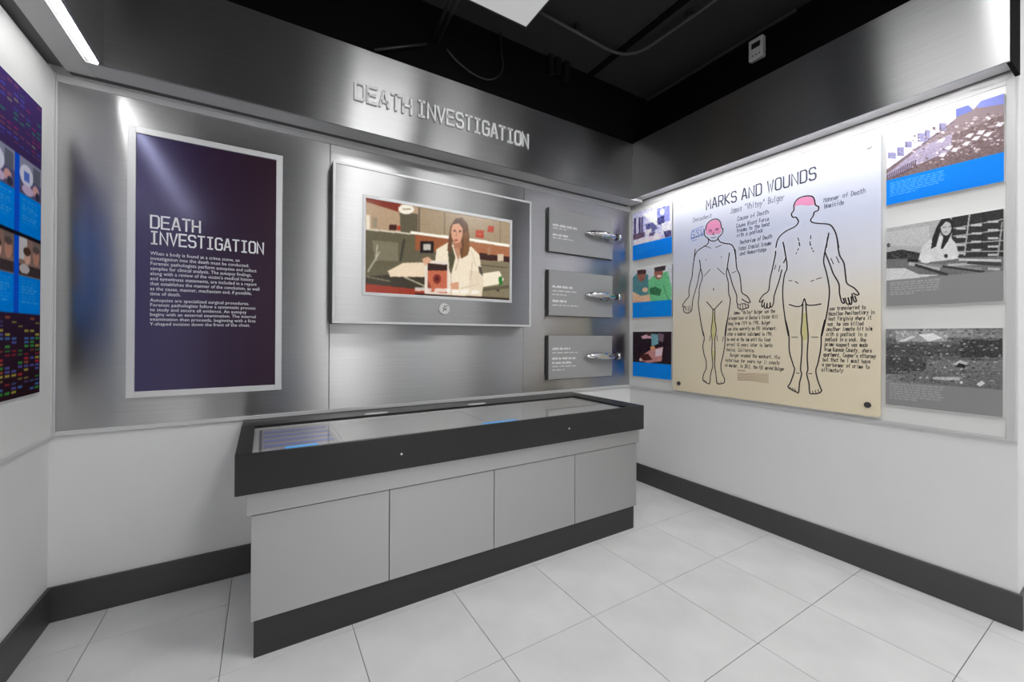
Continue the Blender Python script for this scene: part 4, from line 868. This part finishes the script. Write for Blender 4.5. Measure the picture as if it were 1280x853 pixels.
# ================================================================== DISPLAY CASE
dc = thing('display_case', (-1.74, -0.36, 0), 'long low display case with black rim, glass top and four grey doors', 'display case')
box('carcass', -2.764, -0.694, -0.672, -0.016, 0.147, 0.66, 'steel_door', dc, uv=True)
box('toe_kick', -2.757, -0.698, -0.675, -0.03, 0.0, 0.147, 'toe', dc)
for a, b in ((-2.767, -2.2545), (-2.2515, -1.7285), (-1.7255, -1.1985), (-1.1955, -0.690)):
    box('door', a, b, -0.690, -0.6725, 0.148, 0.546, 'steel_door', dc, bevel=0.001, uv=True)
bm = bmesh.new(); add_box(bm, -2.782, -0.678, -0.700, -0.016, 0.552, 0.645, 0.001); from_bm('apron', bm, 'steel_door', dc, uv=True)
RX0, RX1, RY0, RY1, RZ0, RZ1 = -2.818, -0.668, -0.730, -0.0145, 0.641, 0.790
IX0, IX1, IY0, IY1 = -2.765, -0.795, -0.712, -0.190
bm = bmesh.new()
add_box(bm, RX0, RX1, RY0, IY0, RZ0, RZ1, 0.002); add_box(bm, RX0, RX1, IY1, RY1, RZ0, RZ1, 0.002)
add_box(bm, RX0, IX0, IY0, IY1, RZ0, RZ1); add_box(bm, IX1, RX1, IY0, IY1, RZ0, RZ1)
rim = from_bm('rim', bm, 'rim', dc)
for x, z in ((-2.213, 0.709), (-1.275, 0.713)): disc('screw', (x, RY0-0.001, z), '-y', 0.005, 0.003, 'bright_alu', rim, 12)
for x in (-2.19, -1.565):
    disc('rim_button', (x, IY1+0.03, RZ1+0.0015), 'z', 0.022, 0.003, 'white_plastic', rim, 24, sx=3.0)  # white oval buttons on the back ledge
bm = bmesh.new(); add_box(bm, IX0, IX1, IY0, IY1, 0.755, 0.770); from_bm('inner_deck', bm, 'deck_grey', dc, uv=True)
for a, b in ((IX0, -2.444), (-2.442, -1.742), (-1.740, IX1)):
    box('glass_pane', a, b, IY0, IY1, 0.777, 0.783, 'glass', dc, bevel=0.0006)
bm = bmesh.new(); frame_bm(bm, 'z', 0.770, 0.777, IX0, IX1, IY0, IY1, 0.012); from_bm('glass_rest', bm, 'bright_alu', dc)
cv = Canvas(100, 60, (196, 192, 196))
for k in range(4): cv.rect(.06, .12+k*.2, .95, .20+k*.2, (150, 160, 226)); cv.rect(.06, .20+k*.2, .95, .24+k*.2, (160, 154, 160))
cv.rect(0, 0, .04, 1, (120, 118, 120))
class Flat(Surf):
    def __init__(s, z): s.o = Vector((0, 0, z)); s.u = Vector((1, 0, 0)); s.v = Vector((0, 1, 0)); s.n = Vector((0, 0, 1))
print_mesh('inlaid_text', cv, Flat(0.7706), -2.745, -2.45, -0.66, -0.22, 'print', dc)
for a, b in ((-2.655, -2.535), (-1.76, -1.56)): box('touch_display', a, b, -0.690, -0.615, 0.7712, 0.7745, 'cyan_glow', dc)
